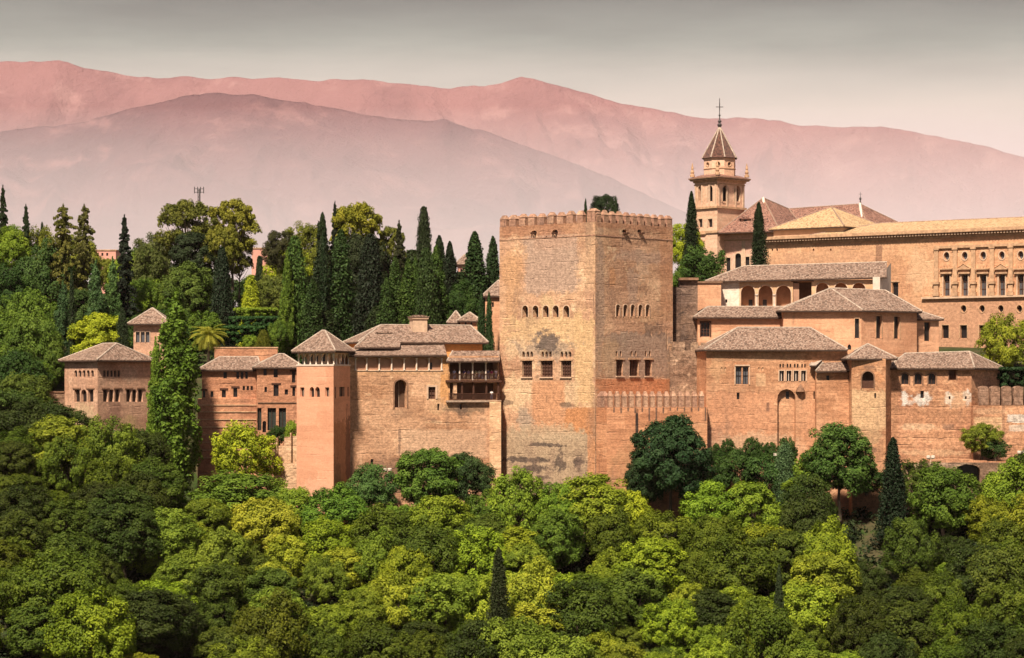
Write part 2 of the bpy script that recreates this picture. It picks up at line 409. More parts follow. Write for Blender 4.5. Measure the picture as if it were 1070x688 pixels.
        dr = (mr - ml) / L; r0 = ml + dr * iL; r1 = mr - dr * iR
        V = [(*p, ze) for p in e] + [(*r0, zr), (*r1, zr)]
        fs = [(0, 1, 5, 4), (1, 2, 5), (2, 3, 4, 5), (3, 0, 4)]
        return s.roofmesh(V, fs, [(0, 4), (1, 5), (4, 5), (2, 5), (3, 4)], mat, caps, thick, name)
    def roofmesh(s, V, fs, edges, mat=None, caps='ridge', thick=.34, name='roof'):
        V = [Vector(v) for v in V]; mb = MB()
        cnt = {}
        for f in fs:
            mb.face([V[i] for i in f], 0)
            mb.face([V[i] - Vector((0, 0, thick)) for i in reversed(f)], 1)
            for i in range(len(f)):
                k = tuple(sorted((f[i], f[(i + 1) % len(f)]))); cnt.setdefault(k, []).append((f[i], f[(i + 1) % len(f)]))
        dn = Vector((0, 0, thick))
        for k, l in cnt.items():
            if len(l) == 1:
                a, b = l[0]; h_ = dn * .35
                mb.face([V[a], V[a] - h_, V[b] - h_, V[b]], 0)
                mb.face([V[a] - h_, V[a] - dn, V[b] - dn, V[b] - h_], 1)  # dark eave timber, thickened so the edge also stands in for eave shadow
        o = mb.build(name, [mat or M['tile'], M['eave']], s.root)
        if caps and edges:
            m2 = MB()
            for a, b in edges:
                if (V[b] - V[a]).length < .3: continue
                # segmented so that the bedded tiles read as pieces
                n = max(1, int((V[b] - V[a]).length / .45))
                for i in range(n):
                    p, q = V[a].lerp(V[b], i / n), V[a].lerp(V[b], (i + 1.05) / n if i < n - 1 else 1)
                    m2.tube(p, q, .15, .12, 6)
            m2.build('ridge_tiles', M[caps], o)
        return o
    def box(s, name, fr, u0, u1, z0, z1, d0, d1, mat):
        mb = MB(); mb.box(fr, u0, u1, z0, z1, d0, d1); return mb.build(name, mat, s.root)

def front(px0, Y0, px1, Y1, depth):
    a, b = pl(px0, Y0), pl(px1, Y1); t = (b - a).normalized(); n = Vector((-t.y, t.x)) * depth
    return [a, b, b + n, a + n]
def corner(p0, p1, p2):
    a, b, c = pl(*p0), pl(*p1), pl(*p2); return [a, b, c, a + c - b]
# ------------------------------------------------------------------ terrain
def lerp_tab(tab, x):
    return np.interp(x, [t[0] for t in tab], [t[1] for t in tab])
ZF = [(-1500, -8), (-200, -10), (0, -12), (60, -14.5), (150, -17.5), (220, -21), (300, -24), (520, -25), (620, -25), (700, -23), (800, -22), (900, -21), (1000, -20.5), (1070, -19.5), (1400, -18), (3000, -14)]
ZB = [(-1500, -6), (0, -9.5), (150, -6), (250, -4), (520, -4), (700, 0), (1070, 3), (3000, 3)]
ZM = [(-1500, 10), (0, 11), (250, 8), (400, 7), (520, 5), (700, 9), (1070, 10), (3000, 8)]   # at Y 490
def vnoise(x, y, seed=0):
    """smooth value noise, vectorised"""
    xi = np.floor(x).astype(np.int64); yi = np.floor(y).astype(np.int64); fx = x - xi; fy = y - yi
    fx = fx * fx * (3 - 2 * fx); fy = fy * fy * (3 - 2 * fy)
    def h(a, b):
        n = (a * 374761393 + b * 668265263 + seed * 1442695041) & 0x7fffffff
        n = (n ^ (n >> 13)) * 1274126177 & 0x7fffffff
        return ((n ^ (n >> 16)) & 0xffff) / 65535.0
    return (h(xi, yi) * (1 - fx) + h(xi + 1, yi) * fx) * (1 - fy) + (h(xi, yi + 1) * (1 - fx) + h(xi + 1, yi + 1) * fx) * fy
def fbm(x, y, seed=0, n=5, ridged=False):
    s_, a, t = 0, 1.0, 0
    for i in range(n):
        v = vnoise(x * 2 ** i, y * 2 ** i, seed + i)
        if ridged: v = 1 - np.abs(2 * v - 1)
        s_ = s_ + v * a; t += a; a *= .5
    return s_ / t
def ground(x, Y):
    x = np.asarray(x, float); Y = np.asarray(Y, float)
    xp = CX + x / np.maximum(Y, 60) * F
    zf, zb, zm = lerp_tab(ZF, xp), lerp_tab(ZB, xp), lerp_tab(ZM, xp)
    z = np.where(Y < 150, -4 - np.clip(Y, 0, 150) * .5067, -80.0)
    k = np.clip(394 - Y, 0, None) * .56
    slope = zf - k
    z = np.where(Y > 250, np.maximum(slope, -80), z)
    yst = np.interp(xp, [-200, 20, 44, 220, 235, 300, 310, 640, 700, 750, 3000], [397, 397, 427, 427, 419, 419, 413, 413, 413, 407, 407])
    s1 = np.clip((Y - yst) / 9, 0, 1); s1 = s1 * s1 * (3 - 2 * s1)
    s2 = np.clip((Y - 415) / 75, 0, 1); z = np.where(Y > 394, zf + (zb + (zm - zb) * s2 - zf) * s1, z)
    s3 = np.clip((Y - 490) / 90, 0, 1); z = np.where(Y > 490, zm + 6 * s3, z)
    s4 = np.clip((Y - 600) / 700, 0, 1); s4 = s4 * s4 * (3 - 2 * s4); z = np.where(Y > 600, zm + 6 - (zm + 6 + 60) * s4, z)
    return z + (fbm(x * .05, Y * .05, 3, 3) - .5) * 1.2 * (Y < 1200)
def G(x, Y): return float(ground(np.array([x]), np.array([Y]))[0])
def gridmesh(name, xs, ys, zf, mat, smooth=True):
    XX, YY = np.meshgrid(xs, ys); ZZ = zf(XX, YY); n, m_ = XX.shape
    me = bpy.data.meshes.new(name); me.vertices.add(n * m_)
    me.vertices.foreach_set('co', np.stack([XX, YY, ZZ], -1).ravel())
    i = np.arange(n * m_).reshape(n, m_); q = np.stack([i[:-1, :-1], i[:-1, 1:], i[1:, 1:], i[1:, :-1]], -1).reshape(-1, 4)
    me.loops.add(q.size); me.loops.foreach_set('vertex_index', q.ravel().astype(np.int32))
    me.polygons.add(len(q)); me.polygons.foreach_set('loop_start', np.arange(len(q), dtype=np.int32) * 4)
    me.update(calc_edges=True); me.validate()
    me.polygons.foreach_set('use_smooth', np.full(len(me.polygons), smooth))
    me.materials.append(mat); o = bpy.data.objects.new(name, me); COL.objects.link(o); return o

k = NT('slope_soil'); gp = k.n('NewGeometry').outputs['Position']
c_ = k.mixc(k.sstep(k.noise(gp, .15, 6, .6), .4, .62), (.030, .040, .012), (.075, .060, .030))
c_ = k.mixc(k.sstep(k.noise(gp, .9, 6, .6), .5, .65), c_, (.035, .060, .012))
M['soil'] = k.bsdf(c_, .95, k.noise(gp, 1.2, 6, .7), .8, .4)
xs = np.concatenate([np.linspace(-16000, -1400, 14), np.linspace(-1200, -260, 12), np.arange(-250, 251, 4.0), np.linspace(260, 1200, 12), np.linspace(1400, 16000, 14)])
ys = np.concatenate([np.linspace(-1500, -60, 8), np.arange(-50, 341, 8.0), np.arange(344, 520, 2.5), np.linspace(525, 1400, 50), np.linspace(1600, 18000, 20)])
tag(gridmesh('ground', xs, ys, ground, M['soil']), 'wooded hillside falling away below the fortress walls', 'terrain', kind='structure')

# mountains: real ranges kilometres away, their crests read from the photograph
R1 = [(-900, 120), (-400, 90), (-150, 80), (0, 65), (62, 64), (75, 67), (110, 75), (160, 82), (190, 80), (215, 82), (300, 82), (335, 84), (380, 83), (430, 88), (470, 92), (500, 90), (525, 87), (545, 81), (560, 84), (600, 94), (640, 105), (700, 118), (740, 124), (790, 124), (830, 130), (880, 134), (920, 133), (960, 139), (1010, 148), (1070, 164), (1200, 190), (1500, 215), (2000, 240)]
R2 = [(-900, 175), (-400, 160), (-100, 150), (0, 137), (60, 132), (110, 121), (150, 110), (180, 103), (200, 99), (235, 98), (270, 101), (320, 108), (380, 119), (430, 126), (452, 127), (463, 124), (475, 128), (520, 142), (560, 156), (610, 174), (660, 196), (700, 215), (760, 240), (840, 262), (1000, 290), (1400, 320), (2200, 340)]
R3 = [(-900, 240), (-400, 235), (0, 232), (150, 238), (300, 244), (420, 240), (520, 235), (640, 238), (720, 240), (800, 243), (880, 246), (940, 246), (1000, 246), (1070, 244), (1200, 242), (1500, 240), (2200, 240)]
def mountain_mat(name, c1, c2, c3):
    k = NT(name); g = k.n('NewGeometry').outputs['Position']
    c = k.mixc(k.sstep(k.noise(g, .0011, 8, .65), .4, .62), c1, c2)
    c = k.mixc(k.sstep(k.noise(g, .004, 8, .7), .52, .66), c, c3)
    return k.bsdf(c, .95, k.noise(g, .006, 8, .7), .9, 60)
def mountain(name, tab, Yr, Yb, Yback, zbase, mat, seed, label, gully, power=1.25):
    xs = np.linspace(X(-800, Yr), X(1900, Yr), 900); t = np.linspace(0, 1, 220)
    ysf = Yb + (Yr - Yb) * t; ysb = np.linspace(Yr, Yback, 14)[1:]
    ys = np.concatenate([ysf, ysb])
    def zf(XX, YY):
        xp = CX + XX / Yr * F
        jag = (fbm(xp / 22, xp * 0 + 3.3, seed, 6) - .5) * 6.0
        top = (HY - (lerp_tab(tab, xp) + jag)) / F * Yr
        tt = np.clip((YY - Yb) / (Yr - Yb), 0, 1); bb = np.clip((YY - Yr) / (Yback - Yr), 0, 1)
        warp = fbm(XX / 1500, YY / 1500, seed + 7, 3) * 2.2
        gl = fbm(XX / 520 + warp, YY / 1300 + warp * .5, seed + 11, 8, True)
        h = zbase + (top - zbase) * tt ** power * (1 - bb * .85)
        env = np.sin(np.pi * np.clip(tt, 0, 1)) ** .7 * (bb == 0)
        return np.maximum(h - env * (1 - gl) * gully, -74)
    return tag(gridmesh(name, xs, ys, zf, mat), label, 'mountain', kind='structure')
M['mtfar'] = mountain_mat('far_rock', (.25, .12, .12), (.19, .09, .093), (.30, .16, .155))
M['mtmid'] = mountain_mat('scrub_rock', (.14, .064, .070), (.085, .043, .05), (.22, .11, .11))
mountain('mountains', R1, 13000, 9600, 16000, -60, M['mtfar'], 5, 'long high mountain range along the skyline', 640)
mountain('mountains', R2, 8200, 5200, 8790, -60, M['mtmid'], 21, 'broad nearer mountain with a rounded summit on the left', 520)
mountain('hills', R3, 4900, 3500, 5190, -60, M['mtmid'], 40, 'low hazy foothills behind the trees', 100)

def vol(name, yz, x0, x1, dens, col, label, ani=0.0):
    """closed prism of even air: yz = outline in the (Y, z) plane"""
    mb = MB(); n = len(yz)
    for i in range(n):
        a, b = yz[i], yz[(i + 1) % n]; mb.face([(x0, *a), (x0, *b), (x1, *b), (x1, *a)])
    mb.face([(x0, *p) for p in reversed(yz)]); mb.face([(x1, *p) for p in yz])
    k = NT(name); v = k.n('VolumePrincipled', {'Color': col, 'Density': dens, 'Anisotropy': ani})
    k.t.links.new(v.outputs[0], k.out.inputs['Volume'])
    o = mb.build(name, k.m); return tag(o, label, 'haze', kind='stuff')
vol('haze', [(-2000, -84), (18500, -84), (18500, 1950), (-2000, 1950)], -16500, 16500, 0.000013, (.99, .66, .66), 'thin pink haze filling the air out to the mountains', -.1)
vol('mist', [(8800, -70), (9590, -70), (9590, 863), (9400, 709), (9200, 552), (9000, 401), (8810, 264), (8800, 60)], -9000, 9000, 0.0007, (.99, .72, .76), 'rosy haze bank lying between the two mountain ranges', -.2)
vol('mist', [(1400, -72), (4870, -72), (4870, 640), (1400, 120)], -6000, 6000, 0.00005, (.99, .72, .78), 'thin rosy air over the plain before the mountains', -.2)
vol('mist', [(1500, -70), (4850, -70), (4850, 524), (4400, 429), (3900, 335), (3300, 237), (2600, 145), (2000, 83), (1500, 45)], -5200, 5200, 0.00045, (.985, .94, .995), 'pale lavender mist lying over the plain before the mountains', -.3)
# ------------------------------------------------------------------ the great castle tower
OR, SAL, CREAM, GREYP, BLK = (.54, .27, .15), (.55, .27, .155), (.62, .42, .26), (.36, .25, .185), (.075, .055, .05)
def tower_patches(L, Rr):
    return [
        patch(L, 548, 604, 246, 306, (.42, .28, .215), .9, .5), patch(L, 556, 600, 240, 262, (.46, .27, .19), .5, .7),
        patch(L, 522, 622, 226, 246, (.34, .15, .085), .6, .3), patch(L, 522, 548, 262, 300, (.55, .30, .16), .7, .6),
        patch(L, 527, 545, 270, 345, (.52, .29, .16), .8, .6), patch(L, 522, 622, 326, 372, (.62, .40, .22), .85, .7),
        patch(L, 524, 560, 352, 376, (.60, .40, .25), .8, .6), patch(L, 564, 580, 308, 334, (.60, .42, .24), .7, .6),
        patch(L, 600, 620, 330, 425, (.62, .39, .21), .85, .5), patch(L, 524, 558, 392, 432, CREAM, .8, .7), patch(L, 586, 606, 396, 424, CREAM, .7, .8),
        patch(L, 541, 600, 350, 378, (.36, .26, .20), .7, .9), patch(L, 558, 585, 346, 370, (.12, .09, .08), .85, .8), patch(L, 563, 572, 366, 373, (.5, .33, .2), .6, .8),
        patch(L, 556, 590, 398, 452, OR, .95, .12), patch(L, 590, 622, 426, 456, (.50, .22, .10), .95, .22), patch(L, 540, 556, 424, 452, (.38, .28, .21), .8, .6),
        patch(L, 523, 618, 452, 530, (.40, .28, .185), .95, .4), patch(L, 526, 616, 444, 462, (.46, .33, .22), .7, .8),
        patch(L, 524, 574, 478, 484, BLK, .85, .9), patch(L, 540, 576, 486, 494, BLK, .85, .9), patch(L, 552, 590, 463, 467, BLK, .8, .9), patch(L, 578, 592, 474, 492, BLK, .8, 1.0),
        patch(L, 596, 614, 480, 486, BLK, .8, .9), patch(L, 600, 608, 474, 490, BLK, .7, .9), patch(L, 536, 600, 504, 507, BLK, .7, .9), patch(L, 560, 575, 497, 502, BLK, .7, 1.),
        patch(L, 522, 536, 418, 424, BLK, .6, .9), patch(L, 548, 572, 392, 395, (.25, .15, .1), .6, .8), patch(L, 584, 600, 421, 427, (.20, .13, .09), .8, .8),
        patch(L, 612, 622, 226, 300, (.54, .33, .20), .6, .5), patch(L, 614, 622, 456, 530, (.52, .24, .12), .9, .4),
        patch(Rr, 622, 632, 235, 400, (.40, .26, .19), .8, .7), patch(Rr, 632, 650, 268, 330, (.48, .27, .17), .6, .8), patch(Rr, 664, 678, 262, 292, (.58, .37, .25), .8, .9),
        patch(Rr, 655, 668, 280, 320, (.44, .29, .22), .6, .9), patch(Rr, 636, 644, 280, 300, (.5, .24, .12), .7, .6), patch(Rr, 640, 703, 262, 276, (.40, .26, .20), .6, .7),
        patch(Rr, 632, 701, 348, 396, (.36, .25, .19), .85, .5), patch(Rr, 626, 648, 352, 396, (.52, .33, .20), .7, .6), patch(Rr, 672, 694, 338, 352, (.16, .11, .085), .6, 1.),
        patch(Rr, 622, 703, 396, 412, (.52, .225, .115), .95, .25), patch(Rr, 622, 703, 224, 240, (.36, .17, .10), .7, .4), patch(Rr, 690, 703, 240, 330, (.46, .22, .12), .6, .5),
        patch(Rr, 645, 700, 322, 336, (.50, .28, .16), .6, .6)]
fp = corner((522, 413.8), (622, 400), (703, 413.9))
T = Bld('castle_tower', 'huge square battlemented tower of patched orange and cream masonry, tallest block of the fortress', 'tower', fp, zbase=-26)
L, Rr = T.fr[0], T.fr[1]
M['tower'] = wall_mat('tower_masonry', (.55, .33, .20), (.44, .245, .15), (.13, .08, .06), .2, .7, .6, tower_patches(L, Rr), .8, 1.0, .6, .45, .65)
zt = Z(232, 400)
hs = []
for a, b in ((546, 552), (556.8, 562.8), (567.6, 573.6), (578, 584), (589, 595)):
    hs.append(T.H(0, a, b, 319.5, 331.5, 'a', .9, mat=M['glass'], name='arched_window', sur=(.14, M['palestone'])))
for a, b in ((643.5, 647.5), (651.2, 655.4), (659, 663), (667, 671), (674.6, 678.6)):
    hs.append(T.H(1, a, b, 318.5, 330.5, 'a', .9, name='arched_window', sur=(.14, M['palestone'])))
for a, b in ((545.5, 556), (565, 577.5), (586.3, 597)):
    hs.append(T.H(0, a, b, 377, 394, 'r', .45, mat=M['lattice'], fm=M['wood'], mull=(3, 4), mt=.06, sill=M['palestone'], lintel=M['stone']))
for a, b in ((644, 651), (658, 667.5), (674, 681)):
    hs.append(T.H(1, a, b, 376, 393, 'r', .45, mat=M['lattice'], fm=M['wood'], mull=(2, 4), mt=.06, sill=M['palestone'], lintel=M['stone']))
for c in (551, 571, 591):
    for dx in (-4, 0, 4) if c == 571 else (-4, 0.5, 4.5):
        hs.append(T.H(0, c + dx - 1.3, c + dx + 1.3, 367.5, 373, 'a', .35, name='small_arched_window'))
for c in (647, 662.5, 677.5):
    for dx in (-2.6, 1.6): hs.append(T.H(1, c + dx - .9, c + dx + .9, 367, 372.5, 'a', .35, name='small_arched_window'))
for f, a, b, y0, y1 in ((0, 555, 561, 241, 246), (0, 577, 583, 240, 246), (1, 650, 655, 240, 244), (1, 666, 671, 240, 244), (0, 570, 571.5, 247, 248.5), (0, 571, 571.8, 414, 421), (1, 696.5, 697.5, 344, 366), (1, 697, 697.8, 248, 258)):
    hs.append(T.H(f, a, b, y0, y1, 'o' if y1 - y0 < 7 and b - a > 3 else 'r', .5, name='putlog_hole'))
T.wall(zt, -30, M['tower'], hs)
def merlon(b, fr, u0, u1, z0, zc, z1, mat, th=.9, name='merlon', inset=0.0):
    mb = MB(); d1 = -inset; d0 = d1 - th
    mb.box(fr, u0, u1, z0, zc, d0, d1)
    q = [fr.at(u0 - .06, d1 + .06), fr.at(u1 + .06, d1 + .06), fr.at(u1 + .06, d0 - .06), fr.at(u0 - .06, d0 - .06)]
    um, dm = (u0 + u1) / 2, (d0 + d1) / 2
    e = .28 * (u1 - u0)
    top = [fr.at(um - e, dm + .12), fr.at(um + e, dm + .12), fr.at(um + e, dm - .12), fr.at(um - e, dm - .12)]
    for i in range(4):
        a, c = q[i], q[(i + 1) % 4]; ta, tc_ = top[i], top[(i + 1) % 4]
        mb.face([(*a, zc), (*c, zc), (*tc_, z1), (*ta, z1)])
    mb.face([(*p, z1) for p in top]); mb.face([(*p, zc) for p in reversed(q)])
    mb.build(name, mat, b.root)
M['merlon'] = wall_mat('merlon_plaster', (.42, .24, .155), (.34, .18, .12), (.10, .06, .05), .3, .5, .7, (), .8, 2.0, .4, .3, .8)
rm = random.Random(4)
for i, fr in enumerate(T.fr):
    n = 10 if i in (0, 2) else 11
    for j in range(n):
        if j == n - 1 and i in (0, 2): continue      # the corner post below stands there
        s0 = fr.L / n; u = .12 + s0 * j + (0 if i % 2 == 0 else .25)
        wd = s0 * (.66 if i % 2 == 0 else .62)
        merlon(T, fr, u + rm.uniform(-.06, .06), u + wd, zt + .003, zt + 1.3 + rm.uniform(-.12, .12), zt + 1.9 + rm.uniform(-.1, .1), M['merlon'], .8)
merlon(T, L, L.L - 1.75, L.L - .08, zt + .003, Z(220.5, 400), Z(217.5, 400), M['merlon'], 1.3)
T.band('string_course', Z(246.5, 400), Z(245.5, 400), .06, M['merlon'])
# timber beam ends under the parapet
for fr, px in ((L, 558), (L, 580), (Rr, 653), (Rr, 669)):
    mb = MB(); u = fr.u(px)
    for k_ in (-.35, .05, .4): mb.box(fr, u + k_ - .1, u + k_ + .1, fr.z(px, 244.8), fr.z(px, 243), .004, .45 + .2 * k_)
    mb.build('beam_end', M['wood'], T.root)
# the pale pilaster on its left foot
fb = Fr(pl(511.5, 411), pl(522.5, 411))
mb = MB(); mb.prism([pl(511.5, 410), pl(523.6, 410), pl(523.6, 417), pl(511.5, 417)], -30, Z(419, 411))
M['pil'] = wall_mat('pilaster_plaster', (.58, .36, .21), (.52, .30, .17), (.2, .12, .09), .3, .4, .3, (), .6, 4.2)
mb.build('pilaster', M['pil'], T.root)

# ------------------------------------------------------------------ crenellated apron wall right of the tower foot
fpA = [pl(622.2, 400.0), pl(634, 396.5), pl(738, 400.5), pl(738, 409), pl(703, 409), pl(660, 401.6)]
fpA = [pl(623, 399.6), pl(634, 396.5), pl(739, 400.5), pl(739, 409), pl(690, 411)]
A_ = Bld('apron_wall', 'orange lower wall with pointed merlons and black drip stains, at the right foot of the great tower', 'wall', fpA, zbase=-26)
f0, f1 = A_.fr[0], A_.fr[1]
xs_m = [627 + 7.35 * i for i in range(16)]
drips = [patch(f1, x - .9, x + .9, 418, 430 + 12 * rm.random() ** 2, (.09, .06, .05), .8, .5) for x in xs_m if x > 636]
drips += [patch(f1, 664, 667, 428, 490, (.035, .024, .022), .97, .3), patch(f1, 636, 740, 458, 520, (.44, .24, .13), .5, .8), patch(f1, 700, 738, 440, 470, (.52, .27, .15), .5, .6),
          patch(f0, 622, 634, 410, 440, (.48, .2, .1), .6, .5)]
M['apron'] = wall_mat('apron_plaster', (.54, .255, .135), (.47, .215, .115), (.15, .085, .06), .2, .6, .4, drips, .6, 3.0, .3, .8, .5)
A_.wall(Z(426, 398), -30, M['apron'])
for i, x in enumerate(xs_m[:-1]):
    fr = f0 if x < 632 else f1
    a, b = x + 1.5, x + 5.9
    if x < 632: a, b = 624, 631.5
    u0, u1 = fr.u(a), fr.u(b); z0, zc, z1 = fr.z(x, 425.7), fr.z(x, 414.5), fr.z(x, 409)
    merlon(A_, fr, u0, u1, z0, zc, z1, M['merlon'], .8)

# ------------------------------------------------------------------ tall dark ruined wall between tower and palaces
M['rubble'] = wall_mat('dark_shaded_rubble', (.21, .13, .09), (.13, .08, .06), (.04, .03, .028), .95, .5, .7, (), 1.0, 6.0, .5, .6, .9)  # dark rubble, deepened further by tower shade put into its colour
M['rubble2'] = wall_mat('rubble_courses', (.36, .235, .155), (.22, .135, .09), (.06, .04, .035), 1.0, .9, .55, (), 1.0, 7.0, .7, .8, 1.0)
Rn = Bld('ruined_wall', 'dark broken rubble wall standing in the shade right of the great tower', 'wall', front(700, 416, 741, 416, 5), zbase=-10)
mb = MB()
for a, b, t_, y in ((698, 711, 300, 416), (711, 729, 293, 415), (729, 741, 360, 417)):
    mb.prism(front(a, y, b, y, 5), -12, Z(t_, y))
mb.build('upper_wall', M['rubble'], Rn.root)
mb = MB(); mb.prism(front(700, 412.5, 741, 412.5, 2.4), -24, Z(366, 412))
for i in range(14):
    a = 700 + 41 * rm.random(); w_ = 2 + 3 * rm.random(); t_ = 363 - 6 * rm.random(); mb.prism(front(a, 412.7 + i * .01, a + w_, 412.7 + i * .01, 1.6), -10, Z(t_, 412.5))
mb.build('lower_wall', M['rubble2'], Rn.root)
mb = MB(); mb.prism(expand(front(711, 414.5, 729, 414.5, 5), .15), Z(293, 415), Z(290.5, 415)); mb.build('coping', M['darkstone'], Rn.root)

# ------------------------------------------------------------------ smooth salmon corner tower with open lookout (left)
fp = corner((310, 402.5), (348.5, 396), (366, 404))
B = Bld('lookout_tower', 'smooth salmon-pink square tower with an arcaded open lookout under a pyramid roof', 'tower', fp, zbase=-26)
l0, l1 = B.fr[0], B.fr[1]
M['salmon'] = wall_mat('salmon_plaster', (.62, .30, .185), (.58, .275, .165), (.22, .10, .07), .04, .22, .12,
    [patch(l1, 349, 367, 440, 520, (.42, .18, .09), .8, .5), patch(l1, 361, 366, 430, 520, (.22, .11, .07), .85, .6), patch(l1, 350, 356, 480, 520, (.3, .14, .08), .7, .8), patch(l0, 310, 349, 500, 522, (.66, .36, .24), .6, .6)],
    .25, 8.0, .15, .3, .18)
hs = [B.H(0, 313.5, 318, 405, 414.5, mat=M['glass'], mull=(1, 0), fm=M['palewood']), B.H(0, 323.5, 328.3, 404.5, 415, 'a', mat=M['glass']), B.H(0, 329.2, 334.2, 404.5, 415, 'a', mat=M['glass']),
      B.H(0, 339.5, 344, 405, 414.5, mat=M['glass'], mull=(1, 0), fm=M['palewood']),
      B.H(1, 349.9, 351.2, 404.5, 416), B.H(1, 354.6, 360, 404.5, 414.5, mull=(1, 0), fm=M['palewood']), B.H(1, 363, 364.4, 404.5, 414.5)]
B.wall(Z(382.5, 397), -30, M['salmon'], hs)
# lookout storey: floor, inner core wall with windows, white columns carrying arches
zf, ze = Z(382.5, 397), Z(367.5, 397)
B.band('lookout_floor', zf + .003, zf + .25, .08, M['white'])
M['cream'] = flat_mat('cream_plaster', (.62, .40, .26), .9, .12, 1.0)
core = expand(B.fp, -1.5)
C2 = [Fr(core[i], core[(i + 1) % 4]) for i in range(4)]
def coreH(i, a, b, z0, z1): return dict(f=i, u0=a, u1=b, z0=z0, z1=z1, k='r', d=.2, mat=M['glass'], name='window')
hh = []
for i in range(4):
    Lc = C2[i].L
    hh += [coreH(i, Lc * .08, Lc * .24, zf + .7, ze - .35), coreH(i, Lc * .32, Lc * .48, zf + .7, ze - .35), coreH(i, Lc * .60, Lc * .80, zf + .7, ze - .35)]
B2_ = Bld.__new__(Bld); B2_.fp = core; B2_.root = B.root; B2_.fr = C2
B2_.wall(ze, zf + .26, M['cream'], hh, name='lookout_wall')
for i in range(4):
    fr = B.fr[i]; n = 6 if i % 2 == 0 else 4
    for j in range(n + 1):
        u = .22 + (fr.L - .44) * j / n; p = fr.at(u, -.25)
        if j == 0 and i: continue
        mb = MB(); mb.lathe(p, [(.16, zf + .26), (.10, zf + .45), (.09, ze - .75), (.2, ze - .55), (.2, ze - .3)], 8); mb.build('column', M['white'], B.root)
    ar = Fr(fr.at(0), fr.at(fr.L)); mb = MB()
    # spandrels with round arch cut-outs between the columns
    for j in range(n):
        a, b = .22 + (fr.L - .44) * j / n, .22 + (fr.L - .44) * (j + 1) / n; r = (b - a) / 2 - .1; c = (a + b) / 2; zs = ze - .32 - r * .8
        pts = [(a, zs)] + [(c - r * math.cos(math.pi * q / 8), zs + r * .8 * math.sin(math.pi * q / 8)) for q in range(9)] + [(b, zs), (b, ze), (a, ze)]
        fpo = [Vector((u, z, 0)) for u, z in pts]
        for d_ in (-.12, -.38):
            for tri in geometry.tessellate_polygon([fpo]): mb.face([(*fr.at(fpo[t].x, d_), fpo[t].y) for t in tri])
        for q in range(len(pts)):
            p1, p2 = pts[q], pts[(q + 1) % len(pts)]; mb.face([(*fr.at(p1[0], -.12), p1[1]), (*fr.at(p2[0], -.12), p2[1]), (*fr.at(p2[0], -.38), p2[1]), (*fr.at(p1[0], -.38), p1[1])])
    mb.build('arcade', M['cream'], B.root)
B.roof(Z(366.5, 396), Z(345.5, 403), .75, mat=M['tile'])

# ------------------------------------------------------------------ long palace wall between the lookout tower and the great tower
fp = front(364, 404, 521, 411.5, 12)
B = Bld('palace_wall_building', 'long ochre palace front with one tall arched window, closed gallery and chimneyed roof', 'building', fp, zbase=-26)
l = B.fr[0]
M['ochre'] = wall_mat('ochre_masonry', (.54, .31, .185), (.45, .245, .14), (.17, .10, .07), .35, .6, .5,
    [patch(l, 417, 512, 449, 478, (.60, .38, .25), .75, .35), patch(l, 366, 512, 478, 520, (.17, .10, .07), .7, .6), patch(l, 366, 412, 440, 484, (.46, .25, .15), .6, .9), patch(l, 466, 512, 419, 433, (.26, .17, .11), .8, .7),
     patch(l, 476, 490, 420, 436, (.11, .075, .06), .7, .7), patch(l, 447, 466, 385, 432, (.62, .40, .23), .45, .7), patch(l, 366, 374, 376, 520, (.44, .23, .13), .6, .6),
     patch(l, 460, 470, 362, 420, (.60, .29, .11), .8, .5), patch(l, 408, 430, 424, 440, (.30, .17, .11), .4, .8), patch(l, 416, 419, 446, 478, (.15, .09, .07), .6, .8), patch(l, 370, 466, 385, 392, (.58, .33, .18), .6, .5)],
    .7, 9.0, .5, .55, .7)
hs = []
gx = [371.5, 383.2, 396.3, 409.3, 422.3, 435.3, 448.3, 461.5]
for a, b in zip(gx, gx[1:]):
    hs.append(B.H(0, a + 1.0, b - 1.0, 374.3, 386.5, 'f', .35, mat=M['inner'], name='gallery_panel', sill=None))
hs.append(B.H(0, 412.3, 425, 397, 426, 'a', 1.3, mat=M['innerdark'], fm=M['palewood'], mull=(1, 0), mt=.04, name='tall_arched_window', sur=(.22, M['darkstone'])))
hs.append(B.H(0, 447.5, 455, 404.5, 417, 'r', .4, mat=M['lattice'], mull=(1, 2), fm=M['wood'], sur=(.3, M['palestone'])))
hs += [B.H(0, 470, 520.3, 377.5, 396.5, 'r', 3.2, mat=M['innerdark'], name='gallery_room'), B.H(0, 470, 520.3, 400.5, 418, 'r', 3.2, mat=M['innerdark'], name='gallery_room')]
for a, b, c, d in ((457, 459.3, 422, 429), (480.5, 483, 422.5, 428), (387.3, 390.5, 480, 485.5), (452.8, 454.2, 379, 385.5)):
    if c > 400: hs.append(B.H(0, a, b, c, d, 'r', .4, name='slit_window'))
B.wall(Z(371.5, 404), -30, M['ochre'], hs)
for x in gx:
    u = l.u(x); mb = MB(); z0, z1 = l.z(x, 387), l.z(x, 374)
    p = l.at(u, .02); mb.lathe(p, [(.18, z0), (.12, z0 + .25), (.11, z1 - .3), (.22, z1 - .05)], 8); mb.build('gallery_column', M['white'], B.root)
B.box('gallery_sill', l, l.u(370), l.u(463), l.z(416, 388), l.z(416, 387), .004, .1, M['palestone'])
B.box('gallery_window', l, l.u(449.5), l.u(452), l.z(450, 386), l.z(450, 379), -.32, -.28, M['glass'])
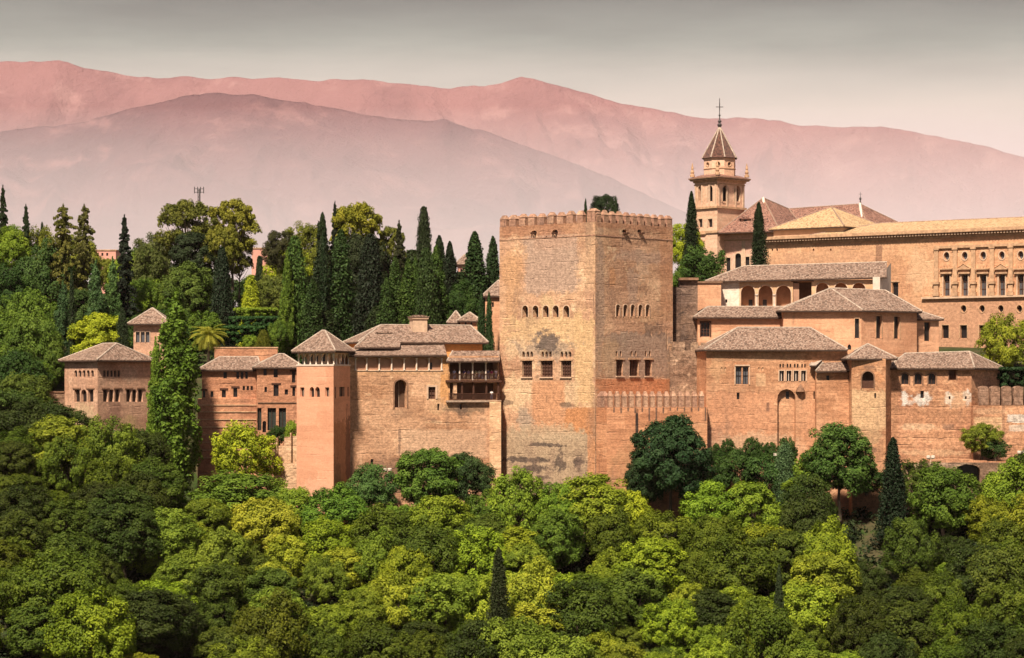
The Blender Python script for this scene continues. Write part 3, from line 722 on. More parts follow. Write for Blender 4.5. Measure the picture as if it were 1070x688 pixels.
# upper storey set back, orange towards the gallery
up = front(378, 409.3, 504, 415.5, 9)
M['orange'] = wall_mat('orange_plaster', (.66, .30, .10), (.60, .26, .085), (.2, .1, .06), .1, .3, .2, [patch(Fr(up[0], up[1]), 370, 466, 350, 372, (.52, .31, .19), .95, .2)], .3, 10.0, .2, .3, .3)
mb = MB(); mb.prism(up, Z(374, 408), Z(357, 408)); mb.build('upper_wall', M['orange'], B.root)
# lower lean-to roof
ya, yb = 403.2, 408.1
V = [P(364.5, 371, ya), P(467, 370.6, ya + 4.9), P(464, 360, yb + 4.9), P(378, 361, yb + .7), P(366.5, 364, yb)]
B.roofmesh(V, [(0, 1, 2, 3, 4)], [(0, 4)], M['tile'], name='lean_to_roof')
B.roof(Z(357.3, 411.5), Z(340, 417.5), .8, 5.2, 1.4, mat=M['tile'], fp=up, caps='ridge')
B.roofmesh([P(371, 362.5, 406), P(418, 362.3, 408.2), P(419, 353, 412.3), P(383, 352, 410.6)], [(0, 1, 2, 3)], [(0, 3)], M['tile'], name='step_roof')
c = front(431.5, 414.3, 446.5, 415, 2.2)
mb = MB(); mb.prism(c, Z(352, 411), Z(333, 411)); mb.prism(expand(c, .18), Z(333, 411) + .003, Z(331, 411)); ch = mb.build('chimney', M['palestone'], B.root)
mb = MB(); [mb.prism(expand([p * (1 - f) + (c[0] + c[2]) * .5 * f for p in c], .3), Z(331, 411) + .004 + .12 * i, Z(331, 411) + .12 * (i + 1)) for i, f in enumerate((0, .3, .6))]
mb.build('chimney_cap', M['tile'], ch)
c = front(396, 412.2, 407, 412.8, 2.0); mb = MB(); mb.prism(c, Z(354, 409.5), Z(348, 409.5)); dm = mb.build('dormer', M['glass'], B.root)
mb = MB(); q = expand(c, .45); mb.prism(q, Z(348, 409.5), Z(346.6, 409.5)); mb.build('dormer_roof', M['tile'], dm)

# ------------------------------------------------------------------ timber gallery with visitors
fp = front(468, 408.6, 521.8, 411.2, 3.2)
GB = B
B = Bld('timber_gallery', 'two-storey dark timber gallery with tiled roof, wedged against the left side of the great tower', 'gallery', fp, zbase=Z(420, 405))
l = B.fr[0]
z3, z2, z1 = Z(419, 405), Z(397.5, 405), Z(377, 405)
B.band('lower_floor', z3 - .25, z3 + .05, .25, M['palewood']); B.band('upper_floor', z2 - .3, z2 + .02, .3, M['wood']); B.band('head_beam', z1 - .02, z1 + .22, .05, M['wood'])
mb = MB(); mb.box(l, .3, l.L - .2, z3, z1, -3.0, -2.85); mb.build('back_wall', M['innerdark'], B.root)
for x in (480.5, 494, 507.8):
    mb = MB(); p = l.at(l.u(x), -.1); mb.lathe(p, [(.18, z2 + .03), (.13, z2 + .3), (.12, z1 - .5), (.26, z1 - .25), (.26, z1 - .03)], 8); mb.build('column', M['white'], B.root)
for x in (483, 495, 508.5, 521): mb = MB(); mb.box(l, l.u(x) - .13, l.u(x) + .13, z3 + .06, z2 - .31, -.3, -.06); mb.build('post', M['wood'], B.root)
mb = MB(); mb.box(l, l.u(474), l.u(477.5), z3 + .06, z2 - .31, -.55, -.05); mb.build('brick_pier', M['ochre'], B.root)
for nm, zz, hgt in (('upper_railing', z2, 1.05), ('lower_railing', z3, 1.15)):
    mb = MB(); a, b = l.u(468.7), l.u(522)
    mb.box(l, a, b, zz + hgt - .1, zz + hgt, -.05, .08); mb.box(l, a, b, zz + .12, zz + .2, -.02, .05)
    for i in range(66): u = a + (b - a) * i / 65; mb.box(l, u - .022, u + .022, zz + .2, zz + hgt - .1, 0, .04)
    mb.build(nm, M['wood'], B.root)
V = [P(467, 377.2, 407.7), P(522.3, 376.6, 410.3), P(522.3, 366.5, 414.5), P(473, 366.8, 412)]
B.roofmesh(V, [(0, 1, 2, 3)], [(0, 3)], M['tile'])
GAL = (l, z2, z3)

# ------------------------------------------------------------------ pavilion palace on the left, with its little tower
M['pavil'] = wall_mat('pavilion_plaster', (.50, .29, .19), (.43, .235, .15), (.20, .11, .085), .2, .45, .5, (), .5, 11.0, .5, .3, .6)
fp = corner((67.5, 431), (102, 424), (157, 433))
B = Bld('pavilion_palace', 'two-storey pink-brown pavilion with triple windows and hipped roof, left of the tall poplar', 'building', fp, zbase=-16)
l0, l1 = B.fr[0], B.fr[1]
M['pavil'] = wall_mat('pavilion_plaster', (.50, .29, .19), (.43, .235, .15), (.20, .11, .085), .2, .45, .4,
    [patch(l0, 72, 100, 422, 448, (.50, .36, .22), .7, .8), patch(l1, 112, 128, 418, 448, (.30, .16, .115), .7, .6), patch(l1, 127, 142, 380, 400, (.58, .38, .27), .6, .8), patch(l1, 124, 150, 434, 455, (.48, .33, .17), .7, .6), patch(l1, 102, 112, 378, 450, (.46, .27, .18), .4, .6)],
    .5, 11.0, .5, .3, .6)
hs = []
for i in range(5): hs.append(B.H(0, 77.6 + 4.35 * i, 80.6 + 4.35 * i, 387, 393.8, 'a', .3, name='small_arched_window'))
for i in range(5): hs.append(B.H(1, 108 + 3.75 * i, 110.6 + 3.75 * i, 387, 393.8, 'a', .3, name='small_arched_window'))
for f, a, w3 in ((0, 77.6, 7.1), (1, 107.8, 6.3), (1, 132, 6.2)):
    for i in range(3): hs.append(B.H(f, a + w3 * i, a + w3 * i + w3 - 1.3, 407, 420, 'r' if i != 1 else 'a', .5, mull=(0, 0), lintel=M['darkstone'] if i != 1 else None))
B.wall(Z(376.5, 424), -24, M['pavil'], hs)
B.roof(Z(376, 423.5), Z(359, 431), .8, 4.2, 3.0, mat=M['tile'], fp=fp)
B = Bld('pavilion_tower', 'small square mirador tower with three-light window rising behind the pavilion roof', 'tower', front(139.5, 434, 174, 434, 6), zbase=0)
hs = [B.H(0, 142 + 5.2 * i, 146 + 5.2 * i, 347, 358, 'r', .3, mat=M['pane'], sur=(.12, M['palestone'])) for i in range(3)]
B.wall(Z(338, 434), 0, M['pavil'], hs)
B.roof(Z(338, 433.5), Z(322, 437), .9, mat=M['tile'])
B = Bld('garden_retaining_wall', 'low grey-brown brick wall running left from the pavilion palace', 'wall', front(44, 429, 67.3, 431, 1.2), zbase=-14)
B.wall(Z(410.5, 430), -22, M['rubble2']); B.band('coping', Z(410.5, 430) + .003, Z(409, 430), .12, M['darkstone'])

# ------------------------------------------------------------------ two brick houses
M['brickA'] = wall_mat('house_brick', (.47, .225, .125), (.40, .185, .105), (.14, .075, .055), .7, .6, .35, (), .8, 12.0, .3, .9, .6)
fp = front(211, 421, 268.5, 422, 9)
B = Bld('brick_house', 'low brick house above a banded brick terrace, directly right of the tall poplar', 'house', fp, zbase=-20)
hs = []
for a, b, c, d in ((233.5, 237, 389, 395.5), (247, 249.8, 389, 396), (251.5, 254.3, 389, 396), (256.3, 259, 389, 396), (253.5, 256, 403.5, 408), (257.7, 260.2, 403.5, 408), (261.8, 264.2, 403.5, 408), (212, 214.4, 408.5, 415.5), (220, 223, 409, 415), (231.8, 236, 407.5, 415.5), (243.8, 248, 405.5, 415)):
    hs.append(B.H(0, a, b, c, d, 'r', .35, lintel=M['wood'] if d - c > 6.5 else None))
B.wall(Z(386, 421), Z(417, 421), M['brickA'], hs)
mb = MB(); mb.prism(expand(fp, .7), -28, Z(417, 421) - .003); tr = mb.build('terrace', M['brickA'], B.root)
fq = Fr(*expand(fp, .7)[:2])
for yy in (424, 431, 439, 447, 455, 463, 471, 479):
    B.box('brick_ledge', fq, .2, fq.L - .2, fq.z(240, yy), fq.z(240, yy - 1.2), .004, .14, M['stone'])
B.roof(Z(386, 420.5), Z(373, 425.5), .7, 3.6, .5, mat=M['tile'])
fp = front(268.6, 419, 313, 420, 10)
B = Bld('tall_brick_house', 'taller brick house with dark shuttered ground floor, left of the salmon lookout tower', 'house', fp, zbase=-20)
hs = []
for a, b, c, d in ((275.3, 278.7, 386, 392.5), (286, 290.3, 386, 394.5), (305, 308.5, 388.5, 400), (276.3, 279, 404.5, 410), (285.8, 291.2, 402, 414), (297.5, 301, 407, 412.5), (305.5, 308.5, 404.5, 414)):
    hs.append(B.H(0, a, b, c, d, 'r', .35, lintel=M['wood'] if d - c > 6.2 else None))
for a, b in ((268.9, 273.3), (279.5, 288.5), (291.3, 299)): hs.append(B.H(0, a, b, 426.5, 450, 'r', .5, mat=M['shutter'], name='shutter', mull=(1, 0), fm=M['eave']))
hs.append(B.H(0, 274.2, 278.2, 440, 452, 'a', .8, name='doorway'))
B.wall(Z(383.5, 419), -28, M['brickA'], hs)
B.box('string_course', B.fr[0], .1, B.fr[0].L - .1, Z(421.5, 419), Z(420.3, 419), .004, .15, M['darkstone'])
B.roof(Z(383.5, 418.5), Z(370, 424), .7, 4.5, 3.0, mat=M['tile'])
B = Bld('balcony_pier_wall', 'pale ruined wall of narrow broken piers at the left foot of the salmon tower', 'wall', front(286, 409, 311, 409, 2), zbase=-26)
mb = MB()
for a, b, t_, y in ((286, 290, 458, 409), (290, 297, 466, 409.4), (297, 303, 457, 408.6), (303, 304.3, 452.5, 408.2), (304.3, 309.6, 456, 408.8), (309.6, 312, 453, 408.4), (286, 312, 484, 408)): mb.prism(front(a, y, b, y, 2), -30, Z(t_, y))
M['palebrick'] = wall_mat('pale_brick', (.56, .36, .22), (.42, .24, .15), (.12, .075, .055), .9, .6, .5, (), .8, 13.0, .5, .7, .7)
mb.build('wall', M['palebrick'], B.root)
B = Bld('garden_terrace_wall', 'long plain buff garden wall behind the brick house roofs', 'wall', front(224, 436, 290, 436, 1), zbase=0)
B.wall(Z(364, 436), -6, M['brickA']); B.band('coping', Z(364, 436) + .003, Z(362.8, 436), .1, M['stone'])
# ------------------------------------------------------------------ front palace hall right of the ruined wall
fp = front(738, 403, 892, 405, 11)
B = Bld('palace_hall', 'broad front hall with twin-light window, four narrow lights and a tall blind arch', 'building', fp, zbase=-24)
l = B.fr[0]
M['hall'] = wall_mat('hall_masonry', (.52, .275, .155), (.44, .22, .12), (.16, .09, .06), .4, .6, .42,
    [patch(l, 740, 812, 410, 460, (.54, .255, .145), .75, .5), patch(l, 722, 762, 440, 480, (.34, .18, .12), .6, .9), patch(l, 832, 892, 410, 480, (.55, .27, .155), .6, .6), patch(l, 740, 830, 452, 475, (.58, .37, .24), .6, .9),
     patch(l, 790, 800, 390, 404, (.60, .37, .22), .7, .3), patch(l, 741, 758, 372, 400, (.50, .29, .165), .6, .7), patch(l, 860, 890, 380, 412, (.48, .26, .14), .6, .6), patch(l, 742, 810, 375, 378, (.36, .21, .13), .6, .6), patch(l, 801, 804, 421, 430, (.2, .1, .07), .8, .5)],
    .6, 14.0, .35, .7, .6)
hs = [B.H(0, 768.8, 774.8, 383.8, 401.5, 'r', .45, mat=M['pane'], mull=(1, 1), mt=.035, fm=M['glass']), B.H(0, 776.2, 782, 383.8, 401.5, 'r', .45, mat=M['pane'], mull=(1, 1), mt=.035, fm=M['glass'])]
for i in range(4):
    a = 814.3 + 7.6 * i; hs.append(B.H(0, a, a + 4.9, 387.6, 398.5, 'r', .4, mull=(1, 0), mt=.05, fm=M['white'], sur=(.16, M['palestone'])))
    for dx in (.2, 3.2): hs.append(B.H(0, a + dx, a + dx + 1.7, 380.3, 384.3, 'a', .25, name='small_arched_window'))
for a, b, c, d in ((769.8, 772.8, 410.5, 417.5), (850, 853.2, 409, 417), (822.3, 825.6, 409.2, 416.8)):
    if a != 822.3: hs.append(B.H(0, a, b, c, d, 'r', .4, name='slit_window'))
for a in (753, 757, 792, 796): hs.append(B.H(0, a, a + 2, 384, 388, 'a', .15, name='small_arched_window', mat=M['stone']))
hs.append(B.H(0, 812.3, 831.3, 406.8, 474, 'a', .9, mat=M['hall'], name='blind_arch', mull=(0, 0)))
B.wall(Z(365.5, 403), -30, M['hall'], hs)
B.box('slit_window', l, l.u(822.3), l.u(825.6), l.z(824, 416.8), l.z(824, 409.2), -.87, -.84, M['glass'])
for s_ in (767.9, 783): B.box('window_frame', l, l.u(s_) - .08, l.u(s_) + .08, l.z(775, 402), l.z(775, 383), .004, .12, M['palestone'])
B.box('window_frame', l, l.u(767.6), l.u(783.4), l.z(775, 382.6), l.z(775, 381.2), .004, .2, M['palestone'])
mb = MB(); p = l.at(l.u(836), .25)
mb.lathe((p.x, p.y), [(.15, l.z(836, 411)), (.75, l.z(836, 409.5)), (.55, l.z(836, 406)), (.1, l.z(836, 402))], 8); mb.build('bracket', M['darkstone'], B.root)
B.roof(Z(365, 402.5), Z(342.3, 408.5), .75, 6.3, 4.8, mat=M['tile'], fp=front(740, 403, 880, 404.5, 11))
# lower roof wedges to the right
B = Bld('lean_to_wing', 'small tiled lean-to wing tucked between the front hall and the domed turret', 'building', front(853, 402.5, 890, 402.5, 5), zbase=0)
B.wall(Z(388, 402), -24, M['hall'], [B.H(0, 863.5, 866.7, 392.5, 397.5, 'r', .3), B.H(0, 886, 888.6, 392.5, 397, 'r', .3)])
B.roofmesh([P(852.5, 387.5, 401.6), P(892, 386.5, 401.6), P(893, 371, 407.5), P(867, 371, 407.5)], [(0, 1, 2, 3)], [(0, 3)], M['tile'])
B.roofmesh([P(846, 381.5, 403.5), P(853, 381.5, 402), P(867, 369, 408), P(858, 371, 408)], [(0, 1, 2, 3)], [(0, 3)], M['ridge'], name='ridge_wedge')

# ------------------------------------------------------------------ low wing behind
M['plain'] = wall_mat('warm_plaster', (.55, .29, .17), (.49, .245, .14), (.20, .11, .075), .1, .35, .3, (), .35, 15.0, .25, .4, .35)
fp = front(729, 414, 830, 415, 8)
B = Bld('low_wing', 'low plain wing with one square barred window, just right of the dark ruined wall', 'building', fp, zbase=-6)
B.wall(Z(332.5, 414), -10, M['plain'], [B.H(0, 732.5, 741.8, 337, 352, 'r', .5, mull=(2, 3), mt=.05, fm=M['wood'], sur=(.2, M['wood']))])
B.roof(Z(331, 413.5), Z(320.5, 418), .7, 3.0, .5, mat=M['tile'])

# ------------------------------------------------------------------ open arcade building
fp = front(752, 428, 917, 425, 9)
B = Bld('arcade_building', 'long tiled loggia with round white arches and a whitewashed gable end', 'building', fp, zbase=0)
l = B.fr[0]
M['arc'] = wall_mat('arcade_plaster', (.60, .37, .215), (.54, .32, .18), (.25, .14, .09), .1, .3, .25, [patch(l, 752, 772.5, 292, 325, (.72, .60, .50), .97, .05)], .3, 16.0, .25, .3, .3)
hs = [B.H(0, 757.8, 760, 313, 316.5, 'r', .3, name='small_window')]
for a, b in ((774.3, 788.8), (792.6, 807.3), (811, 826.4)): hs.append(B.H(0, a, b, 298.5, 320, 'a', 2.2, mat=M['inner'], name='arch_bay', sur=(.16, M['palestone'])))
hs.append(B.H(0, 828.6, 848, 294.5, 316, 'r', 2.6, mat=M['innerdark'], name='square_bay', lintel=M['wood']))
for a, b in ((852.8, 866), (871.8, 885.6), (890.6, 904.3)): hs.append(B.H(0, a, b, 295.6, 314, 'a', 2.2, mat=M['inner'], name='arch_bay', sur=(.16, M['palestone'])))
B.wall(Z(293.2, 428), -2, M['arc'], hs)
for x in (790.7, 809.1): mb = MB(); p = l.at(l.u(x), .05); mb.lathe(p, [(.2, l.z(x, 320)), (.13, l.z(x, 317.5)), (.13, l.z(x, 310.5)), (.3, l.z(x, 308.5)), (.3, l.z(x, 307.5))], 8); mb.build('column', M['white'], B.root)
mb = MB(); mb.box(l, l.u(828.8), l.u(835), l.z(832, 316), l.z(832, 296), -2.4, -.3); mb.build('inner_pier', M['inner'], B.root)
for a, b in ((782, 786), (797, 801)): mb = MB(); mb.box(l, l.u(a), l.u(b), l.z(a, 320), l.z(a, 313), -2.18, -2.1); mb.build('inner_door', M['glass'], B.root)
V = [P(737, 293.3, 427.4), P(929, 288.3, 424.2), P(926, 274.2, 430.5), P(776, 278.2, 432.5), P(928.5, 288.5, 438)]
B.roofmesh([P(737, 293.6, 427.4), P(926.5, 289.2, 424.2), P(926.8, 274, 430.6), P(777, 278.3, 432.5), P(925.5, 287, 437), P(745, 291.5, 438)], [(0, 1, 2, 3), (3, 2, 4, 5), (0, 3, 5)], [(0, 3), (2, 3)], M['tile'])
ge = [pl(917.2, 424.4), pl(929.6, 426.4), pl(930, 436), pl(917.4, 436)]
mb = MB(); a, b, c = P(917.3, 311, 424.4), P(929.8, 310, 427), P(929.8, 275.5, 430)
mb.face([P(912, 311, 424.3), P(919.5, 311, 424.3), P(919.5, 289.6, 424.3), P(912, 289.6, 424.3)])
mb.face([P(919.5, 311, 424.3), P(931, 311, 430.5), P(931, 274.8, 430.5), P(919.5, 289.6, 424.3)])
mb.face([P(931, 311, 430.5), P(930, 311, 437), P(930, 287.6, 437), P(931, 274.8, 430.5)])
mb.build('gable_wall', M['white'], B.root)
B = Bld('annex_block', 'plain orange flat-topped block at the left end of the arcaded loggia', 'building', front(729, 424, 753.5, 424, 6), zbase=0)
B.wall(Z(296, 424), -4, M['orange' if False else 'plain']); B.band('coping', Z(296, 424) + .003, Z(294.2, 424), .25, M['darkstone'])

# ------------------------------------------------------------------ wide domed hall
fp = [pl(818.5, 412), pl(900, 411), pl(958, 417), pl(958, 430), pl(818.5, 428)]
fp[4] = Vector((fp[0].x, 428)); fp[3] = Vector((fp[2].x, 430))
B = Bld('tall_hall', 'tall plain hall with three slender upright windows below a wide low hipped roof', 'building', fp, zbase=-4)
hs = [B.H(0, 897 - .2, 900 - .4, 333, 353, 'r', .5)] if False else []
for a, b, c, d in ((915.3, 921.4, 330.5, 353.5), (934, 940, 331, 354)): hs.append(B.H(1, a, b, c, d, 'r', .5, sur=(.12, M['stone'])))
hs.append(B.H(0, 893.3, 897.6, 333, 353.5, 'r', .5, sur=(.12, M['stone'])))
hs.append(B.H(0, 885.5, 889.5, 360, 367.5, 'o', .3, name='oval_window'))
B.wall(Z(324.5, 411), -10, M['plain'], hs)
ze = Z(324, 410)
e = expand(B.fp, .8); r0, r1 = P(868, 301.3, 419.5), P(925, 303.5, 421)
B.roofmesh([(*e[0], ze), (*e[1], ze), (*e[2], ze), (*e[3], ze), (*e[4], ze), r0, r1], [(0, 1, 5), (1, 6, 5), (1, 2, 6), (2, 3, 6), (3, 4, 5, 6), (4, 0, 5)], [(0, 5), (1, 5), (5, 6), (2, 6), (3, 6), (4, 5)], M['tile'])
B = Bld('side_annex', 'small annex with one upright window at the right end of the tall hall', 'building', front(956, 418.5, 981, 420, 8), zbase=0)
B.wall(Z(334, 419), -6, M['plain'], [B.H(0, 965.8, 972, 337, 356.5, 'r', .45)])
B.roof(Z(333, 418), Z(324, 423), .6, 1, 2.6, mat=M['tile'])

# ------------------------------------------------------------------ turret with arched belvedere
fp = [pl(890, 399), pl(925.5, 398), pl(931.5, 402), pl(930, 408), pl(890, 408)]
fp[4] = Vector((fp[0].x, 407)); fp[3] = Vector((fp[2].x, 407))
B = Bld('arched_turret', 'square turret with one arched belvedere opening, pale patched base and small pointed roof', 'tower', fp, zbase=-22)
l = B.fr[0]
M['turret'] = wall_mat('turret_masonry', (.50, .26, .14), (.43, .215, .115), (.14, .08, .055), .5, .6, .45,
    [patch(l, 889, 926, 407, 450, (.58, .37, .215), .85, .5), patch(l, 889, 926, 448, 464, (.44, .27, .155), .8, .8), patch(l, 889, 926, 470, 500, (.42, .21, .12), .7, .6), patch(l, 894, 916, 468, 474, (.13, .08, .06), .6, .9), patch(l, 900, 914, 382, 387, (.24, .13, .085), .8, .9), patch(l, 912, 924, 388, 400, (.52, .22, .10), .6, .8)],
    .8, 17.0, .5, .6, .7)
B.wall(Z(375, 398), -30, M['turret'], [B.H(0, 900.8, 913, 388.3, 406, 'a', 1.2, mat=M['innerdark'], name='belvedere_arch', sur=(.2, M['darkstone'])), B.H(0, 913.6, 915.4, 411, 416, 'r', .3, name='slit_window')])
ce = sum(B.fp, Vector((0, 0))) / 5; q = [pl(890, 399), pl(931, 399), Vector((X(931, 399), 407)), Vector((X(890, 399), 407))]
mb = MB(); mb.box(l, l.u(901.2), l.u(912.6), l.z(907, 406), l.z(907, 398), -.3, -.25); mb.build('parapet_panel', M['wood'], B.root)
B.roof(Z(374.3, 398), Z(359.5, 403), .9, mat=M['tile'], fp=q)

# ------------------------------------------------------------------ oratory range
fp = [pl(931.2, 401.8), pl(1015, 402), pl(1044.5, 409.5), pl(1040, 418), pl(931.2, 412)]
fp[4] = Vector((fp[0].x, 412)); fp[3] = Vector((fp[2].x, 414))
B = Bld('oratory_range', 'range with three small round-arched windows and flaking white plaster patches, right of the turret', 'building', fp, zbase=-22)
l, l2 = B.fr[0], B.fr[1]
W_ = (.66, .60, .55)
M['orat'] = wall_mat('oratory_masonry', (.50, .26, .145), (.43, .21, .12), (.15, .085, .06), .45, .75, .45,
    [patch(l, 941, 949, 408.5, 424, W_, .85, .7), patch(l, 954, 972, 410, 424, W_, .8, .8), patch(l, 944, 956, 418, 424, W_, .5, .9), patch(l, 987, 996, 408.5, 424, W_, .8, .8), patch(l, 1006, 1018, 407.5, 424, W_, .8, .8), patch(l, 985, 1016, 408, 426, (.56, .36, .23), .5, .6),
     patch(l, 940, 978, 443, 450, (.60, .40, .26), .7, .9), patch(l, 985, 998, 442, 450, (.20, .12, .09), .6, .9), patch(l, 935, 1018, 428, 442, (.44, .22, .125), .7, .5), patch(l, 935, 1020, 470, 476, (.56, .36, .22), .5, .9), patch(l, 932, 938, 385, 490, (.36, .18, .10), .6, .4)],
    .8, 18.0, .5, .7, .8)
hs = []
for a in (941.8, 955.6, 970): hs.append(B.H(0, a, a + 7.8, 390.3, 401.6, 'a', .5, mat=M['glass'], mull=(1, 0), mt=.04, sur=(.2, M['darkstone'])))
hs += [B.H(0, 991.5, 999.3, 387, 397.2, 'r', .5, mat=M['lattice'], mull=(1, 1), sur=(.15, M['darkstone'])), B.H(0, 961.8, 965.4, 408.5, 416, 'r', .4, name='slit_window'), B.H(0, 991.3, 993.2, 414.3, 417.3, 'r', .3, name='putlog_hole'), B.H(0, 1008.3, 1010.2, 414.3, 417.3, 'r', .3, name='putlog_hole')]
B.wall(Z(385, 402), -30, M['orat'], hs)
ze = Z(384.3, 401); e = expand(B.fp, .75); r0, r1 = P(946, 369.5, 406.5), P(1013, 367.5, 407)
B.roofmesh([(*e[0], ze), (*e[1], ze), (*e[2], ze), (*e[3], ze), (*e[4], ze), r0, r1], [(0, 1, 6, 5), (1, 2, 6), (2, 3, 6), (3, 4, 5, 6), (4, 0, 5)], [(0, 5), (1, 6), (5, 6), (2, 6), (3, 6)], M['tile'])

# ------------------------------------------------------------------ battlement wall at the right edge
fp = front(1017, 400.5, 1125, 402, 3)
B = Bld('rampart_wall', 'rampart with dark weathered battlements running off the right side, below the clipped hedge', 'wall', fp, zbase=-20)
l = B.fr[0]
M['ramp'] = wall_mat('rampart_masonry', (.48, .245, .135), (.40, .195, .11), (.13, .08, .055), .5, .7, .5,
    [patch(l, 1018, 1048, 436, 456, (.60, .37, .215), .85, .15), patch(l, 1052, 1080, 433, 442, (.60, .53, .47), .8, .5), patch(l, 1053, 1080, 444, 451, (.56, .46, .38), .7, .4), patch(l, 1047, 1050, 424, 480, (.3, .16, .1), .6, .3), patch(l, 1018, 1048, 427, 433, (.52, .31, .19), .6, .6)],
    .8, 19.0, .5, .5, .8)
B.wall(Z(424, 400.5), -30, M['ramp'])
M['merlon2'] = wall_mat('dark_merlon', (.34, .20, .135), (.26, .15, .10), (.07, .045, .035), .5, .6, .7, (), .9, 20.0, .4, .4, .9)
for i in range(8):
    x = 1023.5 + 12.1 * i; u = l.u(x); z0, z1 = Z(423.6, 400.5), Z(403.5, 400.5)
    ol = outline('f', u, u + 1.45, z0, z1); mb = MB()
    for j in range(len(ol)):
        a, b = ol[j], ol[(j + 1) % len(ol)]; mb.face([(*l.at(a[0], -.1), a[1]), (*l.at(b[0], -.1), b[1]), (*l.at(b[0], -1.1), b[1]), (*l.at(a[0], -1.1), a[1])])
    mb.face([(*l.at(a, -.1), b) for a, b in ol]); mb.face([(*l.at(a, -1.1), b) for a, b in reversed(ol)]); mb.build('merlon', M['merlon2'], B.root)
fp = front(944, 393.5, 1120, 391, 3.5)
B = Bld('bank_wall', 'low stone bank wall with a dark round drain arch beneath the rampart', 'wall', fp, zbase=-20)
l = B.fr[0]
B.wall(Z(483.5, 393), -30, M['rubble2'], [B.H(0, 999, 1024, 485.5, 510, 'f', 2.5, name='drain_arch')])
mb = MB()
for i in range(12): a = 944 + 14.6 * i; mb.prism(front(a, 393.3, a + 14.4, 393.2, 3.6), Z(484, 393) + .003, Z(482.6 - 2.5 * math.sin(i * .5) ** 2, 393) + .02)
mb.build('coping', M['ramp'], B.root)

# ------------------------------------------------------------------ renaissance palace
A, Bp, Cp = pl(800, 480), pl(1070, 447), pl(1160, 421.5)
d = (Bp - A).normalized(); E = A + d * ((Bp - A).length * 1.25); nrm = Vector((-d.y, d.x)) * 62
B = Bld('renaissance_palace', 'grand classical palace with pilasters, pedimented windows, round windows and a golden tiled roof', 'palace', [A, E, E + nrm, A + nrm], zbase=0)
l = B.fr[0]
M['ren'] = wall_mat('palace_stone', (.56, .31, .175), (.49, .25, .14), (.22, .115, .075), .5, .4, .35,
    [patch(l, 948, 975, 262, 305, (.62, .39, .24), .7, .6), patch(l, 800, 925, 262, 280, (.50, .28, .175), .6, .8), patch(l, 915, 922, 256, 275, (.25, .13, .085), .8, .4), patch(l, 926, 946, 262, 300, (.47, .235, .13), .6, .6), patch(l, 965, 1090, 312, 372, (.44, .235, .15), .75, .15), patch(l, 924, 965, 310, 330, (.54, .30, .18), .5, .5)],
    .5, 21.0, .35, .3, .5)
hs = []
wx = [989.2, 1008.2, 1027.5, 1047, 1066.7, 1086.5]
for i, x in enumerate(wx):
    hs.append(B.H(0, x - 3.3, x + 3.3, 287.3, 309.3, 'r', .7, mat=M['pane'], name='tall_window', mull=(1, 2), mt=.04, fm=M['lattice'], sur=(.22, M['palestone'])))
    hs.append(B.H(0, x - 2.9, x + 2.9, 263 - (i - 2) * .25, 271.5 - (i - 2) * .25, 'o', .6, mat=M['pane'], name='round_window', sur=(.2, M['palestone'])))
for x in (1007, 1026.3, 1045.8, 1065.3, 1085): hs.append(B.H(0, x - 2.9, x + 2.9, 319, 326.5, 'o', .5, name='round_window', sur=(.15, M['stone'])))
for x in (988, 1007, 1026.8): hs.append(B.H(0, x - 3.6, x + 3.6, 340, 353.5, 'r', .5, name='square_window', sur=(.18, M['stone'])))
hs.append(B.H(0, 932.3, 938.6, 295, 311, 'r', .5, name='square_window', lintel=M['stone']))
for x in (807, 812, 850, 868): hs.append(B.H(0, x - .8, x + .8, 260, 262.5, 'r', .3, name='putlog_hole'))
zt = Z(256.5, 480)
B.wall(zt, -4, M['ren'], hs)
l = B.fr[0]
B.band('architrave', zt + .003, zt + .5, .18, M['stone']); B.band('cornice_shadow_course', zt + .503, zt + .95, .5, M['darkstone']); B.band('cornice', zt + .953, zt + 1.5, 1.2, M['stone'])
mb = MB(); n = 110
for i in range(n): u = .3 + (l.L - .6) * i / (n - 1); mb.box(l, u - .16, u + .16, zt + .53, zt + .93, .52, .95)
mb.build('dentils', M['palestone'], B.root)
u1 = l.u(977.5); z_a = l.z(1000, 257.3)
B.box('entablature', l, u1, l.L - .05, z_a - .35, z_a + .15, .01, .35, M['stone']); B.box('sill_course', l, l.u(964), l.L - .05, l.z(1000, 312), l.z(1000, 310), .01, .5, M['palestone'])
for x in (978.8, 998.4, 1017.6, 1037, 1056.6, 1076.5, 1096):
    mb = MB(); u = l.u(x); zb_, zt_ = l.z(x, 309.5), z_a - .36
    hz = zt_ - zb_
    mb.box(l, u - .42, u + .42, zb_ + hz * .3, zt_ - .3, .01, .28); mb.box(l, u - .55, u + .55, zt_ - .28, zt_, .01, .4)
    mb.box(l, u - .62, u + .62, zb_, zb_ + hz * .08, .01, .5); mb.box(l, u - .45, u + .45, zb_ + hz * .085, zb_ + hz * .24, .01, .36); mb.box(l, u - .68, u + .68, zb_ + hz * .245, zb_ + hz * .295, .01, .55)
    mb.build('pilaster', M['stone'], B.root)
